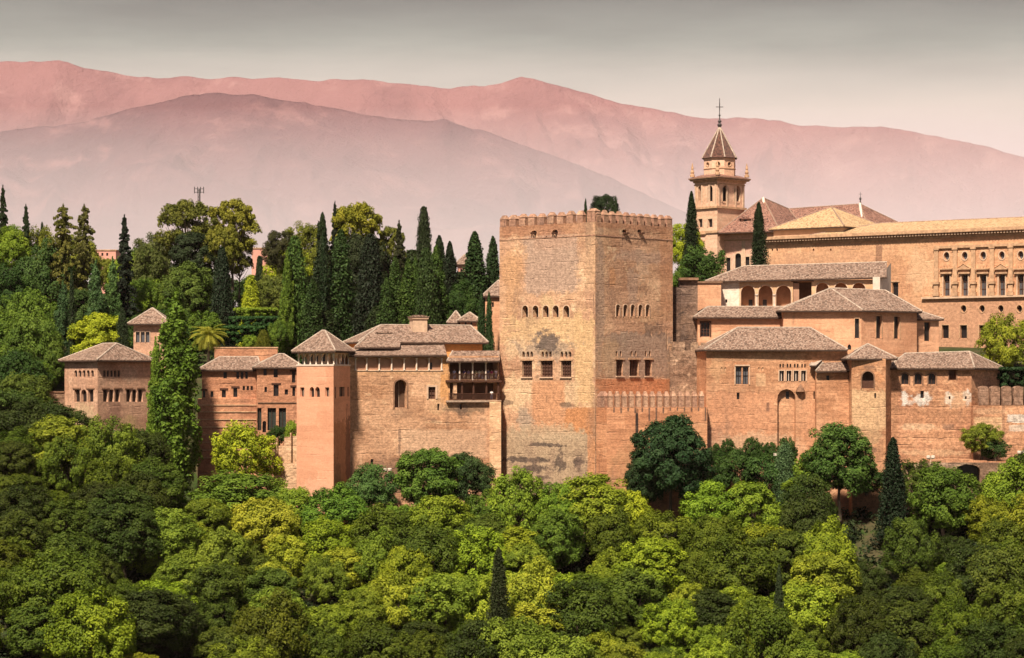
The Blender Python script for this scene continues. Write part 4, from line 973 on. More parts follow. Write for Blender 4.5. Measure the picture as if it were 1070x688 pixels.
for i, x in enumerate(wx):
    mb = MB(); u = l.u(x); z0 = l.z(x, 286); z1 = l.z(x, 282)
    mb.box(l, u - 1.15, u + 1.15, z0 - .05, z0 + .22, .01, .45); mb.box(l, u - .95, u + .95, z0 + .23, z1, .01, .2); mb.box(l, u - 1.3, u + 1.3, z1 + .01, z1 + .22, .01, .6)
    if i % 2 == 1:
        q0, q1, q2 = (u - 1.3, z1 + .23), (u + 1.3, z1 + .23), (u, z1 + 1.0)
        mb.face([(*l.at(a, .5), b) for a, b in (q0, q1, q2)])
        for a, b in ((q1, q2), (q2, q0)): mb.face([(*l.at(a[0], .6), a[1]), (*l.at(b[0], .6), b[1]), (*l.at(b[0], .02), b[1]), (*l.at(a[0], .02), a[1])])
    else:
        for j in (-.55, 0, .55): mb.box(l, u + j - .12, u + j + .12, z1 + .23, z1 + .75, .01, .15)
    mb.build('pediment' if i % 2 else 'window_cornice', M['stone'], B.root)
# roof: long slope up from the cornice with a flat ridge, hipped at the left end
ze = zt + 1.5; f_ = 0.0
e = expand(B.fp, 1.0); Fe = Fr(e[0], e[1]); uS = Fe.u(846)
e[0] = Fe.at(uS); e[3] = e[0] + Vector((-d.y, d.x)) * 64
ridge0 = Vector((X(884, 478), 478)); inn1 = expand(B.fp, -9.5)
zr = ze + 2.3; i0 = e[0] + d * 9.5 + Vector((-d.y, d.x)) * 9.5; i1 = inn1[1]
B.roofmesh([(*e[0], ze), (*e[1], ze), (*e[2], ze), (*e[3], ze), (*i0, zr), (*i1, zr), (*(i1 + Vector((-d.y, d.x)) * 40), zr), (*(i0 + Vector((-d.y, d.x)) * 40), zr)],
           [(0, 1, 5, 4), (1, 2, 6, 5), (2, 3, 7, 6), (3, 0, 4, 7), (4, 5, 6, 7)], [(0, 4), (4, 5)], M['tilegold'], caps='ridgedark')
# golden pavilion roof at its left corner
nn_ = Vector((-d.y, d.x)); g0 = A + d * 1.0 + nn_ * 1.2
fpg = [g0, g0 + d * 15, g0 + d * 15 + nn_ * 17, g0 + nn_ * 17]
mb = MB(); mb.prism(fpg, ze - 1, Z(242, 486)); mb.build('attic_block', M['cream'], B.root)
e = expand(fpg, .7); zq = Z(241.5, 486); cg = sum(fpg, Vector((0, 0))) / 4
B.roofmesh([(*e[0], zq), (*e[1], zq), (*e[2], zq), (*e[3], zq), (*cg, Z(216.5, cg.y))], [(0, 1, 4), (1, 2, 4), (2, 3, 4), (3, 0, 4)], [(0, 4), (1, 4), (2, 4)], M['tilegold'], caps='ridgedark', name='pyramid_roof')

# ------------------------------------------------------------------ church with bell tower
M['church'] = wall_mat('church_stone', (.64, .38, .28), (.58, .33, .24), (.27, .15, .10), .35, .25, .2, (), .4, 22.0, .3, .2, .4)
M['bell'] = wall_mat('bell_tower_brick', (.66, .41, .28), (.60, .355, .235), (.25, .13, .085), .3, .25, .2, (), .4, 23.0, .2, .2, .35)
YC = 520
fp = corner((725.8, 524.5), (749.5, 519), (778, 525.5))
B = Bld('bell_tower', 'tall church bell tower with arched belfry openings and dark spire topped by a cross', 'tower', fp, zbase=18)
z_ = lambda py: Z(py, 520)
f0, f1 = B.fr[0], B.fr[1]
hs = []
for f, a, b in ((0, 729.8, 734.4), (0, 739.8, 744.8), (1, 755, 761), (1, 767.2, 773.4)):
    hs.append(B.H(f, a, b, 194, 210.5, 'a', .7, name='belfry_opening', sur=(.16, M['palestone'])))
    hs.append(B.H(f, a + .2, b - .2, 229, 237.5, 'r', .4, name='square_window', sur=(.25, M['palestone'])) if f == 0 else B.H(f, a, b, 212.6, 214.4, 'r', .1, name='panel', mat=M['palestone']))
B.wall(z_(188), 5, M['bell'], hs)
for y0, y1, p_ in ((243.6, 241, .25), (217.8, 215.6, .35), (192.6, 191.4, .12), (190, 188.0, .25)): B.band('string_course', z_(y0), z_(y1), p_, M['stone'])
B.band('cornice', z_(188) + .003, z_(186.3), .75, M['stone']); B.band('cornice_cap', z_(186.3) + .003, z_(185), 1.0, M['darkstone'])
for fr in B.fr:
    for q in (.06, .34, .66, .94):
        u = fr.L * q; mb = MB(); mb.box(fr, u - .22, u + .22, z_(215.5), z_(193), .01, .16); mb.build('pilaster', M['palestone'], B.root)
c2 = sum(B.fp, Vector((0, 0))) / 4
e = expand(B.fp, .9); e2 = expand(B.fp, -1.0); za, zb2 = z_(185) + .003, z_(181.5)
B.roofmesh([(*p, za) for p in e] + [(*p, zb2) for p in e2], [(0, 1, 5, 4), (1, 2, 6, 5), (2, 3, 7, 6), (3, 0, 4, 7)], [], M['tileored'], caps=None, name='skirt_roof')
for p in expand(B.fp, .35):
    mb = MB(); b0 = z_(183.5); mb.lathe((p.x, p.y), [(.5, b0), (.5, b0 + .5), (.28, b0 + .6), (.42, b0 + 1.0), (.2, b0 + 1.5), (.28, b0 + 1.8), (.05, b0 + 2.9)], 8); mb.build('finial', M['stone'], B.root)
# octagonal drum
oc = lambda r, a0=R(12): [Vector((c2.x + r * math.cos(a0 + i * math.pi / 4), c2.y + r * math.sin(a0 + i * math.pi / 4))) for i in range(8)]
D_ = Bld.__new__(Bld); D_.fp = oc(3.35); D_.root = B.root; D_.fr = [Fr(D_.fp[i], D_.fp[(i + 1) % 8]) for i in range(8)]
hs = [dict(f=i, u0=D_.fr[i].L * .34, u1=D_.fr[i].L * .66, z0=z_(172.6), z1=z_(168.4), k='o', d=.35, mat=M['glass'], name='round_window', sur=(.12, M['stone'])) for i in range(8)]
D_.wall(z_(163.5), z_(183), M['bell'], hs, name='drum')
mb = MB(); mb.prism(expand(D_.fp, .12), z_(175.4), z_(174.6)); mb.build('drum_course', M['stone'], B.root)
sp = [(*p, z_(163.5)) for p in oc(3.75)] + [(c2.x, c2.y, z_(129.5))]
B.roofmesh(sp, [(i, (i + 1) % 8, 8) for i in range(8)], [(i, 8) for i in range(8)], M['slate'], caps='ridge', thick=.15, name='spire')
mb = MB(); mb.lathe((c2.x, c2.y), [(.3, z_(130.5)), (.5, z_(128)), (.2, z_(126)), (.42, z_(124.5)), (.15, z_(122.5)), (.09, z_(119)), (.28, z_(118)), (.08, z_(117)), (.07, z_(100.5)), (.01, z_(99.5))], 8); fn_ = mb.build('spire_finial', M['metal'], B.root)
mb = MB(); zc = z_(109.2); mb.tube((c2.x - .75, c2.y, zc), (c2.x + .75, c2.y, zc), .09); mb.tube((c2.x, c2.y - .01, zc - .8), (c2.x, c2.y - .01, zc + .9), .1)
mb.build('cross', M['metal'], B.root)
# nave
fp = [pl(729.5, 522.5), pl(802, 518), pl(838, 533), pl(765, 538)]
B = Bld('church_nave', 'pink stone church body with tall windows and a steep dark red-brown roof behind the loggia', 'church', fp, zbase=16)
hs = [B.H(0, 733.6, 737.4, 254, 261.5, 'r', .4, name='square_window', sur=(.2, M['palestone'])), B.H(0, 759.3, 763.3, 269.5, 286, 'r', .4, sur=(.2, M['palestone'])), B.H(0, 768.4, 774.4, 264.8, 284, 'a', .6, name='arched_window', sur=(.2, M['palestone'])), B.H(0, 779.2, 783.2, 268.5, 284, 'r', .4, sur=(.2, M['palestone']))]
B.wall(z_(243.6), 5, M['church'], hs)
l = B.fr[0]
B.band('cornice', z_(244.5), z_(242.8), .5, M['stone']); B.band('string_course', z_(251.8), z_(250.5), .15, M['stone'])
for x in (752.5, 777, 800): mb = MB(); u = l.u(x); mb.box(l, u - .35, u + .35, 6, z_(252), .01, .2); mb.build('pilaster', M['palestone'], B.root)
zr = z_(242.5)
V = [P(750, 242.8, 517.5), P(812, 240.5, 515), P(799.5, 206.8, 527), P(783, 213, 529), P(826, 218.5, 531), P(760, 236, 540), (X(846, 540), 540, zr)]
B.roofmesh([P(750, 243, 518), P(815, 241, 515.5), P(843, 242, 531), P(778, 243, 540), P(797.5, 207, 527.5), P(824, 218.5, 533)],
           [(0, 1, 4), (1, 5, 4), (1, 2, 5), (2, 3, 5), (3, 4, 5), (3, 0, 4)], [(0, 4), (1, 4), (4, 5), (2, 5)], M['tileored'], caps='ridgedark')
mb = MB(); mb.tube(P(797.6, 207, 527), P(799, 222, 524.5), .3, .3); mb.build('lime_hip', M['white'], B.root)
mb = MB(); mb.prism(front(774.5, 520.5, 783.5, 520.5, 4), z_(237), z_(229)); dmr = mb.build('dormer', M['church'], B.root)
mb = MB(); mb.prism(front(777.3, 520.3, 780.7, 520.3, .15), z_(235.5), z_(230)); mb.build('dormer_window', M['glass'], dmr)
mb = MB(); q = front(773, 520, 785, 520, 5); m_ = (q[0] + q[1]) / 2, (q[2] + q[3]) / 2
zt1, zt2 = z_(228.8), z_(225.5); mb.face([(*q[0], zt1), (*m_[0], zt2), (*m_[1], zt2), (*q[3], zt1)]); mb.face([(*m_[0], zt2), (*q[1], zt1), (*q[2], zt1), (*m_[1], zt2)]); mb.face([(*q[0], zt1), (*q[1], zt1), (*m_[0], zt2)]); mb.build('dormer_roof', M['tileored'], dmr)
# transept roof further back
fp = [pl(822, 560), pl(905, 556), pl(948, 566), pl(860, 572)]
B = Bld('church_transept', 'red-brown church roof with white hip and iron finial behind the golden pyramid roof', 'church', fp, zbase=16)
B.wall(Z(238, 560), 8, M['church'])
B.roofmesh([P(815, 243, 554), P(908, 240, 551), P(950, 238, 566), P(845, 243, 580), P(822, 218.5, 563), P(898.5, 213.3, 562)], [(0, 1, 5, 4), (1, 2, 5), (2, 3, 4, 5), (3, 0, 4)], [(1, 5), (4, 5), (2, 5)], M['tileored'], caps='ridgedark')
mb = MB(); mb.tube(P(898.5, 213, 561.8), P(901, 231, 555.6), .3); mb.tube(P(822, 218.8, 562.5), P(822, 233, 557), .22); mb.build('lime_hip', M['white'], B.root)
mb = MB(); p = P(899, 213.5, 562); mb.lathe((p.x, p.y), [(.25, p.z), (.12, p.z + .8), (.28, p.z + 1.2), (.05, p.z + 1.6), (.04, p.z + 2.6), (.01, p.z + 2.7)], 8); mb.tube((p.x - .4, p.y, p.z + 2.2), (p.x + .4, p.y, p.z + 2.2), .04); mb.build('roof_finial', M['metal'], B.root)

# ------------------------------------------------------------------ small houses among the gardens
def house(label, x0, x1, Y, dep, ye, yr, yb, mat, wins=(), roofm='tile', wallm=None, over=.5, **kw):
    b = Bld('garden_house', label, 'house', front(x0, Y, x1, Y, dep), zbase=Z(yb, Y))
    b.wall(Z(ye, Y), min(Z(yb, Y), G(X(x0, Y), Y) - 1, G(X(x1, Y), Y) - 1), mat, [b.H(0, *w_, 'r', .3) for w_ in wins])
    if yr is not None: b.roof(Z(ye, Y), Z(yr, Y + dep / 2), over, mat=M[roofm], **kw)
    else: b.band('coping', Z(ye, Y) + .003, Z(ye - 1, Y), .2, M['stone'])
    return b
M['pinkwall'] = flat_mat('pink_stucco', (.58, .28, .22), .9, .15, .4)
house('pale flat-topped house far off behind the left-hand fir tree', 97, 121, 640, 8, 262, None, 282, M['pinkwall'], [(101, 103, 264.5, 267.5), (106, 108, 264.5, 267.5), (111, 113, 264.5, 267.5)])
house('pink square house half hidden between the umbrella pines and the cypress', 263, 285, 610, 10, 260, None, 300, M['pinkwall'], [(270.5, 274.5, 268, 276)])
house('little grey-roofed house among bushes above the brick houses', 160, 178, 520, 7, 295, 285.5, 308, M['white'], [(166, 169, 297, 301)])
house('pink garden house with tiled roof peeping out between the cypresses', 478, 492, 560, 9, 276, 266, 305, M['pinkwall'], [(481, 483, 281, 286)])
house('steep brown gabled roof rising behind the chimneyed palace roof', 470, 482, 432, 6, 337, 325, 352, M['plain'])
house('small grey-roofed house with two tiny windows behind the palace roof', 481, 500, 428, 6, 335, 326.5, 352, M['plain'], [(485.5, 487.5, 336.5, 339.5), (491.5, 493.5, 336.5, 339.5)])
house('brown-roofed house wedged behind the left edge of the great tower', 507, 530, 425, 9, 309, 293, 345, M['plain'], [(514, 516, 316, 321)], insL=7)
# radio mast
B_ = empty('radio_mast', (X(208, 900), 900, G(X(208, 900), 900)), 'thin lattice radio mast standing above the pine crowns on the skyline', 'mast')
mb = MB(); b0, t0 = Vector((X(208, 900), 900, G(X(208, 900), 900) - .5)), P(208, 197.5, 900)
for dx, dy in ((-.45, 0), (.45, 0), (0, .6)): mb.tube(b0 + Vector((dx, dy, 0)), t0 + Vector((dx * .8, dy, 0)), .13)
for i in range(48):
    a = b0.lerp(t0, i / 48); c = b0.lerp(t0, (i + 1) / 48); s_ = 1 if i % 2 else -1
    mb.tube(a + Vector((.45 * s_, 0, 0)), c + Vector((-.45 * s_, 0, 0)), .07)
mb.build('lattice_pole', M['metal'], B_)
mb = MB()
for dz in (0, -1.2):
    mb.tube(t0 + Vector((-1.6, 0, dz)), t0 + Vector((1.6, 0, dz)), .12)
for dx in (-1.6, -.5, .5, 1.6): mb.tube(t0 + Vector((dx, 0, -1.6)), t0 + Vector((dx, 0, .7)), .16)
mb.build('antenna', M['metal'], B_)
# ------------------------------------------------------------------ foliage
def leaf_mat(name, transl=.35):
    k = NT(name); oi = k.n('ObjectInfo'); at = k.n('Attribute', attribute_name='tint').outputs['Fac']
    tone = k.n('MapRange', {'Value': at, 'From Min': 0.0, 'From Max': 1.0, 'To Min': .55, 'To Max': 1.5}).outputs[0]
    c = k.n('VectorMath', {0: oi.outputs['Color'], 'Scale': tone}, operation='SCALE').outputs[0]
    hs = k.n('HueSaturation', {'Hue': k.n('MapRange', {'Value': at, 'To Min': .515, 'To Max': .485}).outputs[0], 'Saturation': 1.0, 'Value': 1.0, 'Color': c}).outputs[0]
    b = k.n('BsdfPrincipled', {'Base Color': hs, 'Roughness': .62, 'Specular IOR Level': .12})
    t = k.n('BsdfTranslucent', {'Color': k.n('VectorMath', {0: hs, 1: (1.25, 1.3, .5)}, operation='MULTIPLY').outputs[0]})
    m = k.n('MixShader', {0: transl, 1: b.outputs[0], 2: t.outputs[0]})
    k.t.links.new(m.outputs[0], k.out.inputs['Surface']); return k.m
M['leaf'] = leaf_mat('leaves', .22); M['needle'] = leaf_mat('needles', .12)
M['bark'] = flat_mat('bark', (.09, .065, .045), .95, .3, 2)

def leafcloud(name, clumps, per, size, seed, mat, aspect=.55, up=.25, vert=0.0, out_c=None, squash=1.0):
    """clumps: rows (cx,cy,cz, rx,ry,rz, tint). Small folded leaf faces on the skin of every clump."""
    g = np.random.default_rng(seed); cl = np.asarray(clumps, float); n = len(cl) * per
    c = np.repeat(cl, per, 0); d = g.normal(size=(n, 3)); d /= np.linalg.norm(d, axis=1)[:, None]
    d[:, 2] = np.where(d[:, 2] < -.8, -d[:, 2], d[:, 2])
    rad = (.62 + .48 * g.random((n, 1)))
    p = c[:, :3] + d * c[:, 3:6] * rad
    nr = d * .9 + g.normal(size=(n, 3)) * .42 + np.array([0, 0, up])
    if out_c is not None:
        oc_ = c[:, :3] - np.array(out_c); oc_ /= np.linalg.norm(oc_, axis=1)[:, None] + 1e-6; nr += oc_ * .5
    nr /= np.linalg.norm(nr, axis=1)[:, None]
    t = g.normal(size=(n, 3)) * (1 - vert); t[:, 2] += vert * 2.0
    t -= (t * nr).sum(1)[:, None] * nr; t /= np.linalg.norm(t, axis=1)[:, None] + 1e-9
    b = np.cross(nr, t); s = size * (.6 + .8 * g.random((n, 1)))
    v = np.stack([p - t * s, p - b * s * aspect + nr * s * .12, p + t * s, p + b * s * aspect + nr * s * .12], 1).reshape(-1, 3)
    tint = np.clip(c[:, 6] + g.normal(size=n) * .17 + (rad[:, 0] - .86) * .3, 0, 1)  # leaf tone, darker inside clumps: some crown shade put into the colour
    me = bpy.data.meshes.new(name); me.vertices.add(4 * n); me.vertices.foreach_set('co', v.ravel())
    me.loops.add(4 * n); me.loops.foreach_set('vertex_index', np.arange(4 * n, dtype=np.int32))
    me.polygons.add(n); me.polygons.foreach_set('loop_start', np.arange(n, dtype=np.int32) * 4)
    me.update(calc_edges=True)
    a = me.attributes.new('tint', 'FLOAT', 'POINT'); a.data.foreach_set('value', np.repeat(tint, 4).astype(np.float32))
    me.materials.append(mat); return me
def trunk_mesh(name, H, r, limbs, seed, bend=.25):
    g = random.Random(seed); mb = MB(); n = 5; pts = [Vector((0, 0, -.6))]
    for i in range(1, n + 1): pts.append(Vector((g.uniform(-bend, bend) * i / n, g.uniform(-bend, bend) * i / n, H * i / n)))
    for i in range(n): mb.tube(pts[i], pts[i + 1], r * (1 - .16 * i) * (1.35 if i == 0 else 1), r * (1 - .16 * (i + 1)), 7)
    for (a, tx, ty, tz) in limbs:
        k0 = min(n - 1, int(a * n)); p = pts[k0].lerp(pts[k0 + 1], a * n - k0); q = Vector((tx, ty, tz)); m_ = p.lerp(q, .5) + Vector((0, 0, -.08 * (q - p).length))
        mb.tube(p, m_, r * .45, r * .3, 5); mb.tube(m_, q, r * .3, r * .1, 5)
    o = mb.build(name, M['bark']); me = o.data; bpy.data.objects.remove(o); return me

PROTO = {}
def sph(g, zmin=-.4):
    while True:
        d = g.normal(size=3); d /= np.linalg.norm(d)
        if d[2] > zmin: return d
def broad(seed, H=10.0, W=9.0, lump=.09, nlobe=15, sub=13, per=125, size=.155, zlow=-.75, trunkh=.10, lean=0.0, lobe=.27, jit=.2):
    """rounded broadleaf crown: big boughs, each a cauliflower of small leafy clumps, on an uneven ellipsoid"""
    g = np.random.default_rng(seed); rz = H * (1 - trunkh) / 2; zc = H - rz; Rr = W / 2; cl = []; lim = []
    for i in range(nlobe):
        zz = 1 - (1 - zlow) * (i + .5) / nlobe; a = i * 2.39996 + g.normal() * .25; q = math.sqrt(max(0, 1 - zz * zz))
        d = np.array([q * math.cos(a), q * math.sin(a), zz]); lr = lobe * g.uniform(.8, 1.2); m_ = (1 - lr) * g.uniform(1 - jit, 1.04)
        lc = np.array([d[0] * Rr * m_ + lean * d[2] * Rr, d[1] * Rr * m_, zc + d[2] * rz * m_]); tint = g.uniform(.3, .7); lim.append(lc)
        for j in range(sub):
            e = sph(g, -.95); e = e + d * .7; e /= np.linalg.norm(e); r = W * lump * g.uniform(.7, 1.25)
            k_ = lr * W * .95 * g.uniform(.75, 1.1)
            cl.append((lc[0] + e[0] * k_, lc[1] + e[1] * k_, max(r * .5, lc[2] + e[2] * k_ * .92), r, r, r * .9, tint + g.normal() * .13))
        r = lr * W * .7; cl.append((*lc, r, r, r, .15)); cl.append((*lc, r * .8, r * .8, r * .8, .15))  # inner clumps tinted dark: the bough's inner shade put into leaf colour
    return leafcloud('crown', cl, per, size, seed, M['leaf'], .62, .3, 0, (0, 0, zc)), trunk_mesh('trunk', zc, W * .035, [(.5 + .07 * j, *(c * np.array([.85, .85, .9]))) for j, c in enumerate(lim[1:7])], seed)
def cypress(seed, H=20.0, W=3.6, nl=300, per=60, size=.18, shape=.52, low=.02, lumpy=.26, sharp=1.0):
    g = np.random.default_rng(seed); cl = []; ph = g.random(4) * 6.28; hh = H * .985
    for i in range(nl):
        h = 1 - (1 - (i + .5) / nl) ** .8 if False else (i + g.random()) / nl
        h = h ** 1.05
        prof = min(1, (h / .10 + .35)) * (1 - h) ** shape * (1 / max(.2, (1 - .16) ** shape)) if h > .04 else .5
        prof = min(1.0, prof)
        a = i * 2.399963 + g.normal() * .2
        r = W / 2 * prof * (1 + lumpy * math.sin(3 * a + ph[0] + 5 * h) * (1 - h) + lumpy * g.normal() * .5)
        cr = max(.16, W * .17 * (prof * .8 + .2)) * g.uniform(.8, 1.2)
        r = max(0, (r - cr * .8) * g.uniform(.8, 1.12)); z = H * low + h * (hh - H * low)
        cl.append((r * math.cos(a), r * math.sin(a), z, cr, cr, cr * 2.3, g.uniform(.2, .8)))
    for i in range(nl // 3):
        h = (i + .5) / (nl // 3) * .9; prof = min(1, (1 - h) ** shape * 1.1); cl.append((0, 0, H * low + h * hh, W * .3 * prof + .05, W * .3 * prof + .05, H * .03, .2))  # core clumps tinted dark, shade inside the crown put into colour
    for c in cl: pass
    cl = [(a, b, min(c, H - rz_ * .9), rx, ry, rz_, t) for a, b, c, rx, ry, rz_, t in cl]
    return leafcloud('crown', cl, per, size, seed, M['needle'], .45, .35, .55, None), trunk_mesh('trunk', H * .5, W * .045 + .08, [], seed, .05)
def poplar(seed, H=25.0, W=8.0, per=60, size=.19, nb=34):
    """upswept boughs, each a narrow plume of leaf clumps, leaving dark slots between them"""
    g = np.random.default_rng(seed); cl = []
    for i in range(nb):
        h = (i + .5) / nb; a = i * 2.39996 + g.normal() * .3; prof = min(1, .5 + h * 1.3) * (1 - max(0, (h - .28) / .74)) ** .9
        R0 = W / 2 * prof * g.uniform(.5, 1.1); z0 = H * (.03 + .80 * h); L_ = H * g.uniform(.12, .2) * (1.1 - .4 * h); tint = g.uniform(.25, .7)
        for q in range(11):
            t = (q + .5) / 11; r = R0 * (.45 + .62 * t ** .6 - .25 * t * t); wv = W * .085 * (1.25 - .8 * t) * g.uniform(.8, 1.2)
            cl.append((r * math.cos(a) + g.normal() * W * .035, r * math.sin(a) + g.normal() * W * .035, min(H * .985, z0 + L_ * t + g.normal() * .15), wv, wv, wv * 1.35, tint + g.normal() * .12))
    for q in range(14): cl.append((0, 0, H * (.1 + .84 * q / 14), W * .15 * (1 - q / 16), W * .15 * (1 - q / 16), H * .04, .15))  # dark-tinted core clumps: shade between the plumes put into their colour
    for q in range(5): cl.append((g.normal() * .1, g.normal() * .1, H * (.9 + .02 * q), W * .05 * (1.2 - .2 * q), W * .05 * (1.2 - .2 * q), H * .02, .6))
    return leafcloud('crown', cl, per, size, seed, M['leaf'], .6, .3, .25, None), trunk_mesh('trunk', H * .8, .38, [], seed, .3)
def umbrella(seed, H=16.0, W=13.0, base=.45, n=44, per=560, size=.22):
    g = np.random.default_rng(seed); cl = []; lim = []; sub = []
    for i in range(n):
        a = i * 2.4; q = math.sqrt((i + .5) / n); t = g.random()
        z = H * (.95 - .26 * q * q * g.uniform(.5, 1.3) - (.42 * t if i % 2 == 0 else 0)); r = W / 2 * .84 * (q if i % 2 else .35 + .65 * q)
        x, y = r * math.cos(a), r * math.sin(a); cr = W * .125 * g.uniform(.75, 1.2)
        tint = g.uniform(.3, .75)
        for j in range(9):
            d = sph(g, -.15); sub.append((x + d[0] * cr * .75, y + d[1] * cr * .75, z + d[2] * cr * .75 - cr * .2, cr * .42, cr * .42, cr * .38, tint + g.normal() * .1))
        lim.append((min(.95, .35 + .5 * g.random()), x * .9, y * .9, z - cr * .5))
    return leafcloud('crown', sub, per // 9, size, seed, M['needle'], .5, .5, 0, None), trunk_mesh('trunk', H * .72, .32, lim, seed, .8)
def fir(seed, H=20.0, W=8.0, nb=170, size=.2, droop=.3, per=34, ex=.8):
    g = np.random.default_rng(seed); cl = []
    for i in range(nb):
        h = (i + g.random()) / nb; z = H * (.08 + .9 * h); R0 = W / 2 * (1 - h) ** ex * g.uniform(.45, 1.12) + .12; a = i * 2.39996 + g.normal() * .5; lift = g.uniform(-.35, .25)
        for q in (.25, .5, .75, .95):
            cr = (.14 + .13 * R0) * (1.25 - q * .6)
            cl.append((R0 * q * math.cos(a) + g.normal() * .1, R0 * q * math.sin(a) + g.normal() * .1, z + lift * R0 * q - droop * R0 * q * q * .6, cr * 1.15, cr * 1.15, cr * .6, g.uniform(.2, .8)))
    cl.append((0, 0, H * .985, .1, .1, H * .02, .5))
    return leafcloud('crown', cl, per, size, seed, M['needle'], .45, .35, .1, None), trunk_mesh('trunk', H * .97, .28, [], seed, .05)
def palm(seed, H=9.0, W=8.0):
    g = np.random.default_rng(seed); mbv, tin = [], []
    for i in range(46):
        a = i * 2.4; el = 1.35 - 1.75 * (i / 46) + g.normal() * .08; L_ = W * .52 * g.uniform(.85, 1.05); p = np.array([0, 0, H - W * .30]); step = L_ / 12; tt = g.uniform(.25, .8)
        for s_ in range(12):
            d = np.array([math.cos(a) * math.cos(el), math.sin(a) * math.cos(el), math.sin(el)]); el -= .135
            side = np.array([-math.sin(a), math.cos(a), 0]); q = p + d * step; ll = .95 * math.sin(math.pi * (s_ + 1.2) / 13.5) ** .6 * W * .1
            mbv.append([p - side * .03, p + side * .03, q + side * .03, q - side * .03]); tin.append(tt)
            for sg in (-1, 1):
                for u_ in (.2, .7):
                    b0 = p + d * step * u_; tip = b0 + side * sg * ll * .8 + d * ll * .55 - np.array([0, 0, ll * .35])
                    mbv.append([b0, b0 + d * .11, tip, tip - d * .02]); tin.append(tt + g.normal() * .08)
            p = q
    v = np.array(mbv).reshape(-1, 3); n = len(mbv); me = bpy.data.meshes.new('crown'); me.vertices.add(4 * n); me.vertices.foreach_set('co', v.ravel())
    me.loops.add(4 * n); me.loops.foreach_set('vertex_index', np.arange(4 * n, dtype=np.int32)); me.polygons.add(n); me.polygons.foreach_set('loop_start', np.arange(n, dtype=np.int32) * 4); me.update(calc_edges=True)
    at = me.attributes.new('tint', 'FLOAT', 'POINT'); at.data.foreach_set('value', np.repeat(np.clip(tin, 0, 1), 4).astype(np.float32)); me.materials.append(M['leaf'])
    return me, trunk_mesh('trunk', H - W * .3, .3, [], seed, .15)
for i in range(5): PROTO['broad%d' % i] = (broad(100 + i, nlobe=14 + i), 10, 9)
for i in range(3): PROTO['oval%d' % i] = (broad(120 + i, H=12, W=8, nlobe=19, lobe=.26), 12, 8)
for i in range(3): PROTO['loose%d' % i] = (broad(140 + i, H=11, W=10, nlobe=20, sub=9, lobe=.2, lump=.075, per=110, lean=.08, jit=.38), 11, 10)
for i in range(3): PROTO['bush%d' % i] = (broad(160 + i, H=5, W=6, nlobe=10, sub=9, lump=.11, per=100, size=.14, trunkh=.03), 5, 6)
for i in range(4): PROTO['cypress%d' % i] = (cypress(200 + i), 20, 3.6)
for i in range(3): PROTO['fatcypress%d' % i] = (cypress(220 + i, H=16, W=5.4, nl=340, per=60, shape=.42, lumpy=.2), 16, 5.4)
for i in range(2): PROTO['needlecypress%d' % i] = (cypress(240 + i, H=18, W=1.7, nl=150, per=44, size=.2, shape=.45, lumpy=.08), 18, 1.7)
for i in range(2): PROTO['poplar%d' % i] = (poplar(260 + i), 25, 8)
for i in range(3): PROTO['pine%d' % i] = (umbrella(280 + i), 16, 13)
for i in range(3): PROTO['fir%d' % i] = (fir(300 + i), 20, 8)
for i in range(2): PROTO['cedar%d' % i] = (fir(310 + i, W=10, nb=110, per=46, ex=.38, size=.22), 20, 10)
PROTO['palm0'] = (palm(320), 9, 8)

NT_ = [0]
def tree(kind, x, Y, h, wd, color, label, group=None, name='tree', cat='tree', zb=None, rot=None, sy=None, rng=random.Random(77)):
    (cm, tm), H0, W0 = PROTO[kind]; z = G(x, Y) - .15 if zb is None else zb
    r = empty(name, (x, Y, z), label, cat, group); s = (wd / W0, (sy or wd) / W0, h / H0)
    r.rotation_euler = (0, 0, rng.uniform(0, 6.28) if rot is None else rot); r.scale = s
    c = bpy.data.objects.new('crown', cm); COL.objects.link(c); c.parent = r
    if kind[:4] in ('broa', 'oval', 'loos', 'bush') and h > 1.45 * wd:      # a tall tree carries its crown high
        kf = 1.45 * wd / h; c.scale = (1, 1, kf); c.location = (0, 0, H0 * (1 - kf))
    c.color = (*[v * .95 for v in color], 1)
    t = bpy.data.objects.new('trunk', tm); COL.objects.link(t); t.parent = r
    NT_[0] += 1; return r
YG, LG, MG, DG, OLV, CYP, CYD, PIN = (.30, .34, .020), (.165, .235, .020), (.09, .145, .016), (.038, .075, .014), (.17, .18, .022), (.058, .10, .018), (.024, .038, .014), (.055, .062, .016)
def T_(kind, px, top, w, Y, color, label, base=None, **kw):
    """tree by picture column, crown top row and crown width at distance Y"""
    x = X(px, Y); zt_ = Z(top, Y); zb_ = (G(x, Y) - .15) if base is None else Z(base, Y)
    h = zt_ - zb_
    if h < 1.5: h = 1.5
    if kind[:7] == 'cypress' and 430 < Y: w *= 1.28
    PLACED.append((x, Y, w / F * Y / 2))
    return tree(kind, x, Y, h, w / F * Y, color, label, zb=zb_, **kw)
PLACED = []
cy, br, fi, pn = dict(name='cypress_tree'), dict(name='broadleaf_tree'), dict(name='fir_tree'), dict(name='pine_tree')
